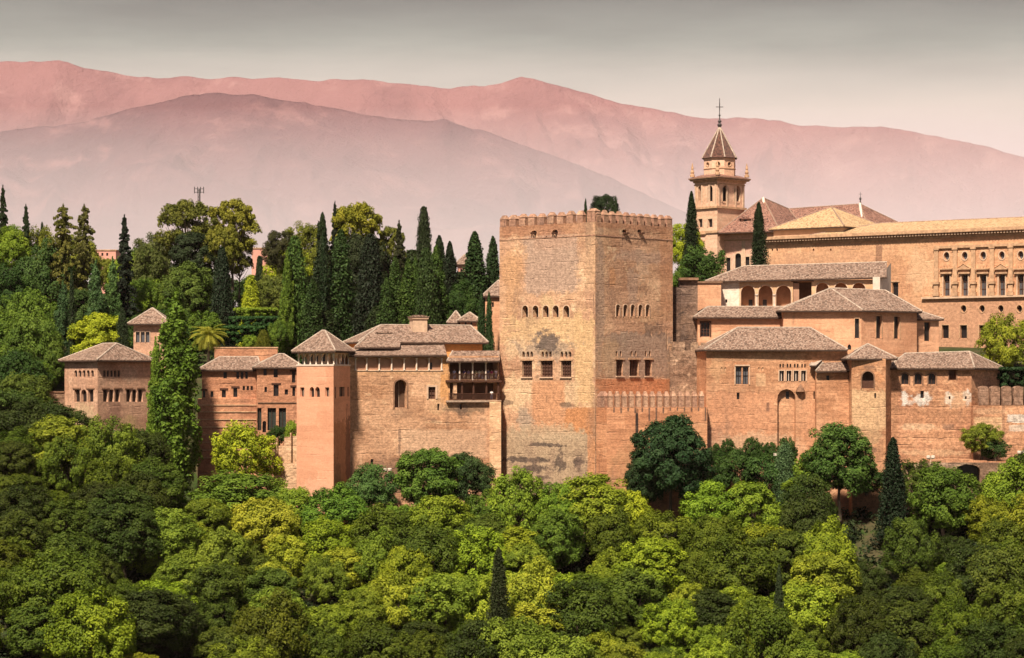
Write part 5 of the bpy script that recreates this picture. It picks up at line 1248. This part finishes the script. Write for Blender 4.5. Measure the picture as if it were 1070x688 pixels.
# --- skyline and gardens, left
T_('fir0', 3, 194, 30, 520, CYD, 'dark spiky fir cut by the left picture edge, tallest on the skyline there', **fi)
T_('fir1', 27, 214, 28, 530, CYD, 'small dark fir on the skyline between the edge fir and the broad-tipped fir', **fi)
T_('cypress0', 44, 232, 10, 530, CYD, 'thin dark pointed tree on the skyline left of the olive cedars', **cy)
T_('cedar0', 66, 214, 50, 478, (.12, .115, .022), 'ragged olive-brown cedar, left one of the pair above the light poplars', name='cedar_tree')
T_('cedar1', 88, 214, 38, 486, (.095, .092, .022), 'ragged olive-brown cedar, right one of the pair above the light poplars', name='cedar_tree')
T_('fir1', 28, 222, 22, 500, CYD, 'dark pointed conifer behind the left forest edge', **fi)
T_('fir1', 130, 225, 42, 460, (.020, .028, .016), 'tall narrow nearly black fir standing free above the pavilion tower', **fi)
T_('needlecypress0', 75, 281, 9, 437, CYD, 'pencil-thin black cypress left of the bright round tree behind the pavilion', **cy)
T_('poplar0', 100, 270, 34, 452, (.075, .135, .045), 'blue-green poplar, left one behind the bright round tree', name='poplar_tree')
T_('poplar1', 118, 268, 32, 455, (.085, .15, .04), 'blue-green poplar, right one beside the black fir', name='poplar_tree')
T_('poplar0', 66, 292, 34, 446, (.06, .11, .04), 'grey-green poplar left of the pencil-thin cypress', name='poplar_tree')
T_('oval0', 103, 325, 50, 438, YG, 'bright yellow-green round tree rising behind the pavilion roof', **br)
T_('fatcypress0', 128, 322, 18, 436, CYD, 'short dark conical cypress squeezed against the pavilion tower', **cy)
T_('broad0', 12, 240, 36, 500, LG, 'light green round tree on the skyline at the left edge', **br)
T_('loose0', 38, 240, 50, 505, OLV, 'olive-green loose tree on the skyline right of the edge tree', **br)
T_('broad1', 46, 262, 60, 480, (.05, .09, .02), 'dark bushy tree below the left skyline', **br)
T_('broad2', 8, 285, 55, 470, DG, 'very dark round tree at the left edge in mid height', **br)
T_('loose1', 30, 300, 62, 460, MG, 'mid-green spreading tree left of the grey-green poplar', **br)
T_('oval1', 4, 330, 60, 445, MG, 'mid-green tree cut by the left edge beside the yellowish one', **br)
T_('broad3', 34, 335, 50, 440, (.095, .15, .02), 'light green tree left of the pavilion, upper of two', **br)
T_('loose2', 50, 358, 40, 438, (.10, .15, .02), 'light green tree touching the pavilion roof corner', **br)
T_('broad4', 14, 372, 60, 425, DG, 'dark tree at the left edge level with the pavilion roof', **br)
T_('oval2', 36, 378, 36, 433, MG, 'mid-green tree against the end of the pavilion', **br)
for i, (px, tp, w_, Y) in enumerate([(82, 250, 40, 520), (150, 262, 36, 520), (135, 272, 40, 500), (112, 272, 24, 540)]):
    T_('broad%d' % i, px, tp, w_, Y, (OLV, MG, LG, OLV)[i], ['olive tree between the two cedars and the skyline', 'grey-olive tree left of the left umbrella pine', 'rounded light tree right of the black fir', 'olive tree in front of the far pale house'][i], **br)
# pines and dark mass
T_('pine0', 194, 211, 62, 505, (.12, .125, .020), 'big olive umbrella pine, left one of the skyline pair', base=300, **pn)
T_('oval0', 203, 240, 44, 500, (.028, .042, .016), 'dark bushy tree under the left umbrella pine', **br)
T_('pine1', 243, 210, 56, 512, (.20, .19, .022), 'golden-olive umbrella pine, right one of the skyline pair', base=300, **pn)
T_('pine2', 232, 238, 46, 500, (.17, .17, .022), 'lower golden pine tiers left of the fat dark cypress', base=320, **pn)
T_('pine0', 250, 248, 30, 515, (.12, .12, .02), 'low olive pine beside the pink house', base=310, **pn)
T_('loose0', 160, 246, 44, 530, (.10, .115, .03), 'grey-green tree at the left of the umbrella pines', **br)
T_('broad1', 152, 264, 46, 500, (.09, .105, .025), 'olive bush-like tree below the grey-green one', **br)
T_('broad2', 170, 300, 44, 480, LG, 'light green tree below the little grey-roofed house', **br)
T_('oval1', 196, 277, 50, 470, (.085, .125, .02), 'tall rounded green tree left of the fat dark cypress', **br)
T_('loose1', 148, 288, 44, 470, MG, 'mid-green tree right of the black fir', **br)
T_('fatcypress1', 232, 259, 28, 463, (.018, .030, .014), 'fat round-topped nearly black cypress in the garden centre', **cy)
T_('fatcypress2', 262, 288, 27, 462, YG, 'bright yellow-green conical tree right of the fat dark cypress', name='conical_tree')
T_('fatcypress0', 271, 268, 15, 470, CYD, 'small dark cypress in front of the pink house', **cy)
T_('loose2', 292, 243, 34, 480, (.05, .05, .018), 'brown-green open-crowned tree right of the pink house', **br)
T_('broad3', 290, 290, 40, 465, (.10, .12, .02), 'olive-green tree below the brown-green one', **br)
T_('broad0', 300, 262, 50, 490, YG, 'yellow-green tree behind the tall ivy-green cypress', **br)
T_('broad2', 318, 240, 46, 492, (.16, .17, .022), 'yellow-topped tree left of the paired skyline cypresses', **br)
T_('fatcypress1', 308, 248, 38, 450, (.055, .10, .018), 'broad fresh-green cypress with leafy yellow left side', **cy)
T_('poplar1', 300, 262, 28, 447, (.11, .17, .02), 'leafy light-green column at the left side of the broad cypress', name='poplar_tree')
T_('cypress1', 327, 292, 24, 443, (.040, .072, .018), 'slender green cypress rising just behind the lookout tower roof', **cy)
T_('cypress2', 337, 222, 18, 480, CYD, 'dark skyline cypress, shorter left one of the pair', **cy)
T_('fir2', 350, 211, 26, 484, (.020, .026, .014), 'dark skyline conifer, taller right one of the pair', **fi)
T_('needlecypress1', 338, 242, 11, 452, (.022, .040, .015), 'straight thin cypress with a flat dark column between two broad ones', **cy)
T_('cypress3', 356, 240, 30, 455, (.038, .070, .018), 'tall green cypress left of the black yew-like one', **cy)
T_('pine2', 373, 213, 58, 486, (.22, .21, .02), 'golden umbrella pine topping the cypress grove', base=300, **pn)
T_('broad4', 376, 250, 50, 480, (.03, .04, .015), 'dark bushy mass under the golden umbrella pine', **br)
T_('pine1', 408, 238, 34, 490, (.13, .135, .02), 'small olive pine right of the golden umbrella pine', base=310, **pn)
T_('fatcypress1', 387, 246, 40, 452, (.018, .026, .013), 'black rounded yew-like tree in the middle of the grove', **br)
T_('fir0', 417, 231, 36, 470, (.035, .038, .014), 'rusty dark conifer left of the tallest grove cypress', **fi)
T_('fatcypress2', 443, 217, 26, 480, (.030, .042, .015), 'tallest round-shouldered cypress of the grove, behind the twin green ones', **cy)
T_('cypress0', 459, 246, 22, 475, CYD, 'dark cypress shoulder right of the tallest grove cypress', **cy)
T_('cypress1', 413, 268, 22, 446, (.05, .085, .018), 'green cypress, left in the row above the chimneyed roof', **cy)
T_('cypress2', 404, 290, 20, 443, (.045, .08, .018), 'shorter green cypress at the left end of the row above the roof', **cy)
T_('cypress3', 427, 271, 24, 445, CYP, 'green cypress second in the row above the roof', **cy)
T_('cypress1', 434, 268, 14, 452, CYP, 'slim green cypress peeping between two in the row', **cy)
T_('fatcypress0', 445, 260, 32, 443, (.042, .070, .018), 'broad green cypress directly above the chimney', **cy)
T_('cypress2', 456, 256, 24, 448, CYP, 'green cypress right behind the one above the chimney', **cy)
T_('cypress0', 470, 252, 20, 462, (.020, .030, .014), 'dark cypress with a feathery tip right of the chimney', **cy)
T_('broad1', 478, 300, 40, 452, DG, 'dark low tree right of the row of cypresses', **br)
T_('cypress3', 496, 242, 32, 456, (.035, .066, .018), 'tall well-shaped cypress standing free left of the great tower', **cy)
T_('cypress1', 515, 247, 20, 462, (.030, .055, .018), 'cypress half hidden by the left edge of the great tower', **cy)
T_('cypress0', 503, 302, 13, 421, (.032, .060, .018), 'small cypress behind the timber gallery, left of two', **cy)
T_('cypress2', 511, 305, 13, 420, (.032, .060, .018), 'small cypress behind the timber gallery, right of two', **cy)
for i, (px, tp, w_, Y) in enumerate([(395, 262, 50, 500), (430, 262, 50, 505), (480, 285, 44, 500), (345, 262, 50, 500), (320, 290, 46, 476), (372, 300, 50, 470), (505, 290, 40, 480), (455, 300, 50, 480), (420, 305, 46, 470), (395, 320, 40, 445), (340, 325, 46, 446), (480, 325, 40, 448), (300, 320, 40, 462), (275, 310, 40, 475), (210, 310, 46, 478), (180, 320, 50, 455), (120, 305, 50, 470), (150, 330, 40, 452), (85, 300, 44, 470), (225, 285, 50, 530), (190, 280, 50, 540), (270, 285, 40, 560)]):
    T_(('fatcypress%d' if i < 13 else 'oval%d') % (i % 3), px, tp, w_, Y, (.030, .046, .014) if i < 13 else (.05, .085, .018), 'dark green backing tree in the shade of the %s' % ('cypress grove' if i < 13 else 'garden slope'), group='dark backing trees ' + ('of the grove' if i < 13 else 'of the garden'), **br)
# behind the great tower
T_('cypress1', 612, 208, 9, 440, CYD, 'tiny cypress tip above the left battlements of the great tower', **cy)
T_('broad3', 632, 205.5, 26, 450, CYD, 'small round treetop above the corner of the battlements', **br)
T_('cypress2', 643.5, 205, 8, 440, CYD, 'tiny dark cypress tip right of the round treetop above the battlements', **cy)
T_('broad0', 716, 238, 34, 500, YG, 'yellow-green tree showing between great tower and bell tower', base=330, **br)
T_('cypress3', 722.5, 200, 15, 484, CYD, 'tall black cypress in front of the bell tower', base=300, **cy)
T_('broad1', 712, 280, 34, 470, MG, 'mid-green tree at the right edge of the great tower', base=330, **br)
T_('bush1', 734, 262, 40, 466, (.055, .10, .018), 'round green tree at the foot of the bell tower', base=300, **br)
T_('cypress0', 793, 211, 14, 466, CYD, 'black cypress standing at the left corner of the classical palace', base=290, **cy)
# in front of the walls
T_('poplar0', 184, 301, 78, 411, (.10, .165, .018), 'tall dark-green poplar in front of the pavilion, lit along its left side', name='poplar_tree', rot=1.0)
T_('poplar1', 163, 352, 34, 412, (.13, .20, .022), 'bright green leafy column clinging to the left of the tall poplar', name='poplar_tree')
T_('palm0', 218, 339, 50, 428, (.26, .25, .03), 'feathery palm between the poplar and the brick house roofs', name='palm_tree', base=385)
T_('loose0', 255, 444, 66, 407, YG, 'bright yellow-green feathery tree against the banded brick terrace', base=520, **br)
T_('broad1', 292, 447, 22, 413, DG, 'small dark tree on the ledge under the shuttered windows', base=466, name='shrub')
T_('bush0', 305, 442, 14, 412, LG, 'small light-green bush against the left edge of the salmon tower', base=462, name='bush', cat='bush')
T_('broad0', 112, 466, 104, 404, (.085, .15, .02), 'broad domed mid-green tree below the pavilion', **br)
T_('broad2', 60, 449, 62, 412, (.035, .07, .018), 'dark tree spreading below the garden retaining wall', **br)
T_('broad3', 138, 452, 56, 411, (.04, .08, .018), 'dark tree between the pavilion foot and the poplar', **br)
T_('loose1', 12, 405, 70, 408, (.07, .11, .02), 'wide mid-green tree at the left edge below the retaining wall', **br)
T_('oval0', 450, 466, 62, 399, (.085, .15, .02), 'dark leafy tree close against the palace wall, largest there', base=548, **br)
T_('broad4', 487, 477, 48, 401, (.04, .07, .02), 'dark shrubby tree in the corner by the tower pilaster', base=530, **br)
T_('broad0', 387, 490, 50, 398, (.070, .13, .03), 'bluish dark-green round tree beside the salmon tower foot', base=552, **br)
T_('broad1', 352, 513, 62, 392, (.10, .185, .02), 'fresh green ball-shaped tree below the salmon tower', **br)
T_('broad2', 250, 498, 96, 396, (.12, .185, .02), 'wide light green tree below the yellow feathery tree', **br)
T_('broad3', 310, 512, 40, 393, LG, 'small light tree at the foot of the broken piers', **br)
T_('oval1', 701, 437, 68, 393.5, (.028, .060, .020), 'big dark-green egg-shaped tree in front of the apron wall', base=545, **br)
T_('broad4', 673, 482, 36, 394, (.030, .055, .018), 'dark low tree left of the big egg-shaped one', base=545, **br)
T_('oval2', 877, 444, 62, 392, (.065, .12, .02), 'rounded deep-green tree in front of the hall and turret base', base=540, **br)
for i, (kd, px, tp, w_, Y, c_, lb) in enumerate([('broad2', 541, 498, 58, 391, LG, 'fresh green dome of leaves at the left foot of the great tower'), ('broad0', 580, 511, 48, 391, (.13, .21, .018), 'round fresh green tree before the middle of the great tower foot'), ('broad4', 652, 516, 50, 391, YG, 'bright yellow-green tree where the apron wall meets the wood'),
        ('oval1', 582, 534, 50, 384, MG, 'taller mid-green egg-shaped tree one row below the tower foot'), ('broad1', 505, 520, 46, 392, MG, 'mid-green tree below the timber gallery corner'), ('broad3', 420, 530, 44, 391, (.12, .20, .02), 'light tree below the tall arched window'), ('broad0', 742, 508, 56, 390, (.16, .25, .018), 'fresh green tree right of the big egg-shaped one'), ('loose2', 786, 506, 60, 389, LG, 'loose light green tree below the planted strip'),
        ('broad2', 985, 492, 66, 389, MG, 'low wide tree hiding the base of the bank wall'), ('broad1', 1058, 488, 60, 389, LG, 'light tree under the drain arch wall at the right edge')]):
    T_(kd, px, tp, w_, Y, c_, lb, **br)
T_('cypress1', 933, 457, 31, 386, (.018, .032, .014), 'lone dark pointed cypress before the oratory range', base=572, **cy)
T_('cypress2', 521, 572, 24, 361, (.035, .045, .015), 'dark spire-like conifer sunk in the bright trees below the tower', base=668, **cy)
T_('fatcypress1', 820, 463, 30, 394, (.09, .15, .06), 'pale-edged small conical tree before the blind arch', base=530, name='conical_tree')
T_('loose0', 1052, 331, 52, 412, (.24, .26, .022), 'yellow-green open tree above the hedge at the right picture edge', base=402, **br)
T_('loose1', 1026, 441, 42, 396, (.17, .20, .02), 'small light tree against the rampart above the drain arch', base=478, **br)
T_('bush1', 1040, 462, 26, 395, (.045, .08, .018), 'dark bush right of the small tree on the bank', base=480, name='bush', cat='bush')
T_('cypress3', 814, 590, 16, 357, (.03, .045, .015), 'slim dark conifer tip in the forest below the blind arch', **cy)
# small upright shrubs of the wall garden
for i in range(12):
    px = 748 + 7.2 * i; T_(['bush0', 'loose0', 'fir0', 'oval1', 'loose2'][(i * 3) % 5], px + 3 * math.sin(i * 5.1), 466 + 7 * math.sin(i * 2.3), 13 + 5 * math.sin(i * 1.7) ** 2, 398.5, DG, 'small dark shrub in the garden bed under the hall wall', base=486, name='shrub', cat='shrub', group='shrubs in the wall garden')
for i, (px, tp, w_, Y, c_) in enumerate([(770, 474, 40, 396.5, DG), (800, 478, 44, 396, (.05, .10, .02)), (850, 478, 40, 394.5, LG), (745, 480, 36, 396, DG), (838, 500, 36, 392, LG), (905, 492, 40, 394, DG)]):
    T_('bush%d' % (i % 3), px, tp, w_, Y, c_, 'low leafy bush in the planted strip at the foot of the hall wall', base=515, name='bush', cat='bush', group='bushes under the hall wall')
# clipped hedges
def hedge(label, x0, x1, Y, yt, yb, dep, col, seed, rake=0.0):
    g = np.random.default_rng(seed); a, b = X(x0, Y), X(x1, Y); zt_, zb_ = Z(yt, Y), Z(yb, Y); hgt = zt_ - zb_; n = int(max(8, (b - a) * 12)); cl = []
    for i in range(n):
        u = g.random(); cl.append((a + (b - a) * u, Y + g.random() * dep, zb_ + hgt * (.12 + .8 * g.random()) + rake * u, .35, .35, .3, g.uniform(.3, .7)))
    for i in range(n): u = (i + .5) / n; cl.append((a + (b - a) * u, Y + dep * g.random(), zt_ - .25 + rake * u, .4, .4, .28, .6))
    me = leafcloud('hedge', cl, 90, .16, seed, M['leaf'], .6, .3)
    o = bpy.data.objects.new('hedge', me); COL.objects.link(o); o.color = (*col, 1); tag(o, label, 'hedge')
hedge('dark clipped hedge in the garden above the buff terrace wall', 225, 274, 446, 341, 361, 3, (.035, .085, .02), 1)
hedge('yellow-green hedge top coloured as sunlit in the garden, right of the fat dark cypress', 245, 288, 455, 322, 335, 3, (.15, .21, .02), 2)  # sunlight on the hedge top is put into its leaf colour
hedge('hedge side coloured as in shade, below the sun-coloured hedge top', 240, 290, 452, 331, 346, 1.5, (.03, .075, .02), 3)  # side of the same hedge, its shade put into the leaf colour
hedge('tall dark clipped hedge behind the battlements at the right edge', 1044, 1125, 408, 384, 407, 2.5, (.025, .055, .018), 4)
for i, (px, tp, w_, c_) in enumerate([(275, 345, 16, OLV), (262, 352, 16, LG), (292, 338, 20, MG), (215, 330, 34, MG), (200, 345, 30, DG)]):
    T_('bush%d' % (i % 3) if i else 'fatcypress1', px, tp, w_, 441 + i, c_, ['small olive pointed shrub at the right end of the dark clipped hedge', 'light bush before the dark clipped hedge', 'green bush beside the broad cypress foot', 'green bush behind the palm', 'dark bush between palm and poplar'][i], base=366, name='bush', cat='bush')

for px, Y, r_ in ((56, 418, 3.5), (57, 411, 2.5), (58, 425, 3), (930, 379, 3.2), (936, 373, 2.0), (521, 355, 2.6), (188, 402, 5.5), (186, 395, 5), (188, 388, 3), (240, 402, 2.5)): PLACED.append((X(px, Y), Y, r_))
# --- the wood on the slope
RW = random.Random(12)
GROUPS = {'dark': [], 'mid': [], 'light': [], 'yellow': []}
CL = dict(dark=[(.040, .058, .009), (.046, .060, .008), (.038, .056, .010)], mid=[(.080, .110, .010), (.09, .115, .009), (.07, .10, .012)], light=[(.165, .205, .016), (.18, .21, .014), (.145, .195, .019)], yellow=[(.25, .32, .022), (.27, .33, .024), (.22, .31, .02)])
# picture regions: (x0, x1, y0, y1, shares of dark, mid, light, yellow)
REG = [(0, 210, 400, 560, (.40, .45, .15, 0)), (0, 180, 560, 720, (.30, .45, .2, .05)), (180, 330, 520, 620, (.05, .3, .4, .25)), (340, 600, 560, 650, (.03, .12, .35, .50)), (500, 640, 490, 560, (.05, .35, .57, .03)), (620, 760, 500, 640, (.12, .33, .4, .15)),
       (760, 900, 500, 600, (.2, .4, .35, .05)), (900, 1100, 480, 720, (.30, .50, .2, 0)), (180, 500, 640, 760, (.1, .4, .35, .15)), (500, 900, 600, 760, (.12, .4, .35, .13))]
def zone(px):
    return 'below the pavilion' if px < 230 else 'below the salmon tower' if px < 470 else 'below the great tower' if px < 720 else 'below the front hall' if px < 900 else 'below the oratory range'
WORD = dict(dark='dark green', mid='mid-green', light='light green', yellow='yellow-green')
cnt = 0
def slope_tree(x, Y, h=None, wd=None):
    global cnt
    if any((x - a) ** 2 + (Y - b) ** 2 < (r_ * .75 + 1.6) ** 2 for a, b, r_ in PLACED): return
    px = CX + x / Y * F; z = G(x, Y); h = h or RW.choice([RW.uniform(5, 7.5), RW.uniform(7, 10), RW.uniform(9, 12.5)]); wd = wd or RW.uniform(6.0, 9.6) * (h / 8.5) ** .6
    py = HY - (z + h * .6) / Y * F
    sh = (.2, .45, .3, .05)
    for a, b, c, d_, s_ in REG:
        if a <= px < b and c <= py < d_: sh = s_; break
    q = RW.random(); key = 'mid'
    for kk, p_ in zip(('dark', 'mid', 'light', 'yellow'), sh):
        if q < p_: key = kk; break
        q -= p_
    base = RW.choice(CL[key]); f_ = RW.uniform(.85, 1.2); col = tuple(min(.3, c * f_ * RW.uniform(.93, 1.07)) for c in base)
    kind = RW.choice(['broad0', 'broad1', 'broad2', 'broad3', 'broad4', 'loose0', 'loose1', 'loose2', 'oval0', 'oval1', 'oval2'])
    row = 'upper' if Y > 376 else 'lower'
    g_ = '%s trees of the %s wood %s' % (WORD[key], row, zone(px))
    tree(kind, x, Y, h, wd, col, '%s leafy crown among its like in the %s wood %s' % (WORD[key], row, zone(px)), g_, 'broadleaf_tree', 'tree'); cnt += 1
Y = 391.5
while Y > 343:
    half = Y * .206; x = -half - RW.uniform(0, 5)
    while x < half + 2:
        slope_tree(x + RW.uniform(-1, 1), Y + RW.uniform(-1.9, 1.9))
        x += RW.uniform(5.5, 8.4)
    Y -= 5.4
for Y in (399, 405, 411, 418):       # left of the pavilion the wood climbs the hill
    x = X(-20, Y)
    while x < X(62 if Y > 400 else 230, Y): slope_tree(x + RW.uniform(-1, 1), Y + RW.uniform(-1.5, 1.5)); x += RW.uniform(5.5, 7.5)
print('slope trees', cnt)
# leafy undergrowth between the stems: nobody could count it
g = np.random.default_rng(5); n = 2600
ux = g.uniform(-84, 84, n); uy = g.uniform(340, 397, n)
keep = np.ones(n, bool)
uz = ground(ux, uy); cl = [(a, b, c + .5, r_, r_, r_ * .8, t) for a, b, c, r_, t in zip(ux, uy, uz, g.uniform(.8, 1.6, n), g.random(n))]
ug = bpy.data.objects.new('undergrowth', leafcloud('undergrowth', cl, 34, .3, 9, M['leaf'], .6, .4)); COL.objects.link(ug); ug.color = (.018, .03, .010, 1)
tag(ug, 'tangled leafy undergrowth covering the slope between the trees', 'undergrowth', kind='stuff')
n = 2200; ux = g.uniform(-100, 100, n); uy = g.uniform(424, 560, n); uz = ground(ux, uy)
inb = [(a, b, c + .4, r_, r_, r_ * .7, t) for a, b, c, r_, t in zip(ux, uy, uz, g.uniform(.8, 1.9, n), g.random(n)) if a < X(515, b) and not (b < 446)]
ug = bpy.data.objects.new('undergrowth', leafcloud('undergrowth', inb, 34, .3, 10, M['leaf'], .6, .4)); COL.objects.link(ug); ug.color = (.045, .075, .018, 1)
tag(ug, 'low garden greenery covering the terraces behind the palaces', 'undergrowth', kind='stuff')
# ------------------------------------------------------------------ visitors in the timber gallery
def skin_mesh(name, verts, edges, rad, mat, lvl=1):
    me = bpy.data.meshes.new(name); me.from_pydata(verts, edges, []); o = bpy.data.objects.new(name, me); COL.objects.link(o)
    m = o.modifiers.new('s', 'SKIN'); m.use_smooth_shade = True
    for i, r_ in enumerate(rad):
        sv = me.skin_vertices[0].data[i]; sv.radius = (r_, r_) if not isinstance(r_, tuple) else r_; sv.use_root = (i == 0)
    s = o.modifiers.new('u', 'SUBSURF'); s.levels = s.render_levels = lvl
    dg = bpy.context.evaluated_depsgraph_get(); n = bpy.data.meshes.new_from_object(o.evaluated_get(dg)); n.name = name
    bpy.data.objects.remove(o); n.materials.clear(); n.materials.append(mat); return n
SK = flat_mat('skin', (.45, .25, .17), .6, .08, 3); HAIR = flat_mat('hair', (.03, .018, .012), .7)
# joints: pelvis0 spine1 chest2 neck3 head4 crown5 | Lsh6 Lel7 Lha8 | Rsh9 Rel10 Rha11 | Lhip12 Lkn13 Lan14 Lto15 | Rhip16.. 19
PV = [(0, 0, .95), (0, 0, 1.12), (0, .01, 1.34), (0, 0, 1.48), (0, -.02, 1.60), (0, -.01, 1.72), (-.19, 0, 1.40), (-.25, -.05, 1.14), (-.17, -.28, 1.05), (.19, 0, 1.40), (.25, -.05, 1.14), (.17, -.28, 1.05),
      (-.10, 0, .88), (-.11, -.02, .50), (-.11, .02, .09), (-.12, -.14, .04), (.10, 0, .88), (.11, .01, .50), (.11, .04, .09), (.12, -.12, .04)]
PE = [(0, 1), (1, 2), (2, 3), (3, 4), (4, 5), (2, 6), (6, 7), (7, 8), (2, 9), (9, 10), (10, 11), (0, 12), (12, 13), (13, 14), (14, 15), (0, 16), (16, 17), (17, 18), (18, 19)]
PR = [.13, .12, .14, .06, .095, .06, .065, .048, .035, .065, .048, .035, .09, .062, .045, .04, .09, .062, .045, .04]
body = skin_mesh('body', PV, PE, PR, SK)
shirt = skin_mesh('shirt', [PV[0], PV[1], PV[2], PV[6], (-.23, -.03, 1.22), PV[9], (.23, -.03, 1.22)], [(0, 1), (1, 2), (2, 3), (3, 4), (2, 5), (5, 6)], [.155, .15, .165, .09, .075, .09, .075], SK)
trous = skin_mesh('trousers', [(0, 0, .95), PV[12], PV[13], PV[14], PV[16], PV[17], PV[18]], [(0, 1), (1, 2), (2, 3), (0, 4), (4, 5), (5, 6)], [.15, .11, .082, .07, .11, .082, .07], SK)
hair = skin_mesh('hair', [(0, .01, 1.62), (0, .012, 1.70), (0, .0, 1.745)], [(0, 1), (1, 2)], [.10, .095, .05], HAIR)
l, zup, zlo = GAL
SH = [((475.8, 0), (.45, .42, .55), 'white and lilac top', 'alone in the leftmost bay'), ((486, 0), (.10, .06, .16), 'dark purple top', 'left of two in the second bay'), ((490.6, 0), (.30, .18, .28), 'mauve top', 'right of two in the second bay'),
      ((498, 0), (.55, .42, .22), 'straw-yellow top', 'left of three in the third bay'), ((501.6, 0), (.62, .55, .42), 'cream top', 'middle of three in the third bay'), ((505, 0), (.55, .35, .22), 'tan top', 'right of three in the third bay'),
      ((511, 0), (.14, .12, .2), 'slate top', 'left in the bay by the tower'), ((514.8, 0), (.45, .06, .14), 'red top', 'middle of the bay by the tower'), ((519, 0), (.65, .50, .55), 'pale pink top', 'right in the bay by the tower'), ((515, 1), (.72, .70, .68), 'white shirt', '')]
for (px, lv), col, wtxt, where in SH:
    p = l.at(l.u(px), -.45 - .12 * (int(px) % 3)); z = (zlo + .05) if lv else zup + .02
    r = empty('person', (p.x, p.y, z), 'person in %s at the upper railing, %s' % (wtxt, where) if not lv else 'person in a white shirt standing alone on the lower gallery floor', 'person', 'visitors in the timber gallery')
    r.rotation_euler = (0, 0, math.sin(px * 3.1) * .4); s_ = .94 + .1 * (math.sin(px * 7) * .5 + .5); r.scale = (s_, s_, s_)
    cm = flat_mat('cloth', col, .9, .08, 2); tm = flat_mat('trouser_cloth', (.08, .08, .12) if int(px) % 2 else (.22, .16, .12), .9, .08, 2)
    for nm, me, mt in (('body', body, SK), ('shirt', shirt, cm), ('trousers', trous, tm), ('hair', hair, HAIR)):
        o = bpy.data.objects.new(nm, me); COL.objects.link(o); o.parent = r; o.material_slots[0].link = 'OBJECT'; o.material_slots[0].material = mt
# ------------------------------------------------------------------ small fixtures on the banks
def post(px, py0, py1, Y, label):
    r = empty('sign_post', tuple(P(px, py1, Y)), label, 'sign post'); mb = MB(); a, b = P(px, py1 + 6, Y), P(px, py0, Y); mb.tube(a, b, .09, .07, 8); mb.build('post', M['white'], r)
    mb = MB(); mb.prism([(b.x - .55, b.y - .12), (b.x + .55, b.y - .12), (b.x + .55, b.y - .04), (b.x - .55, b.y - .04)], b.z - .5, b.z); mb.build('board', M['white'], r)
post(739.5, 473, 490, 396.5, 'thin pale post with a small blank board in the planted strip')
post(812, 473, 482, 396.8, 'short white board on a post before the blind arch')
def lampunit(px, py, Y, label):
    p = P(px, py, Y); r = empty('floodlight', tuple(p), label, 'floodlight'); mb = MB(); mb.tube(p - Vector((0, 0, 1.0)), p, .1, .1, 8); mb.build('stand', M['palestone'], r)
    for s_ in (-1, 1):
        mb = MB(); a = p + Vector((.35 * s_, -.05, .12)); mb.lathe((a.x, a.y), [(.16, a.z - .22), (.32, a.z - .1), (.34, a.z + .2), (.26, a.z + .28), (.01, a.z + .3)], 10); mb.build('lamp_head', M['white'], r)
    mb = MB(); mb.tube(p + Vector((-.5, 0, -.1)), p + Vector((.5, 0, -.1)), .06); mb.build('cross_arm', M['palestone'], r)
lampunit(972.5, 479, 391.6, 'white twin-headed floodlight on the bank wall coping')
lampunit(1067.5, 474, 391.3, 'white twin-headed floodlight at the far right of the bank wall')
lampunit(405, 492, 402.5, 'white twin-headed floodlight at the foot of the palace wall')
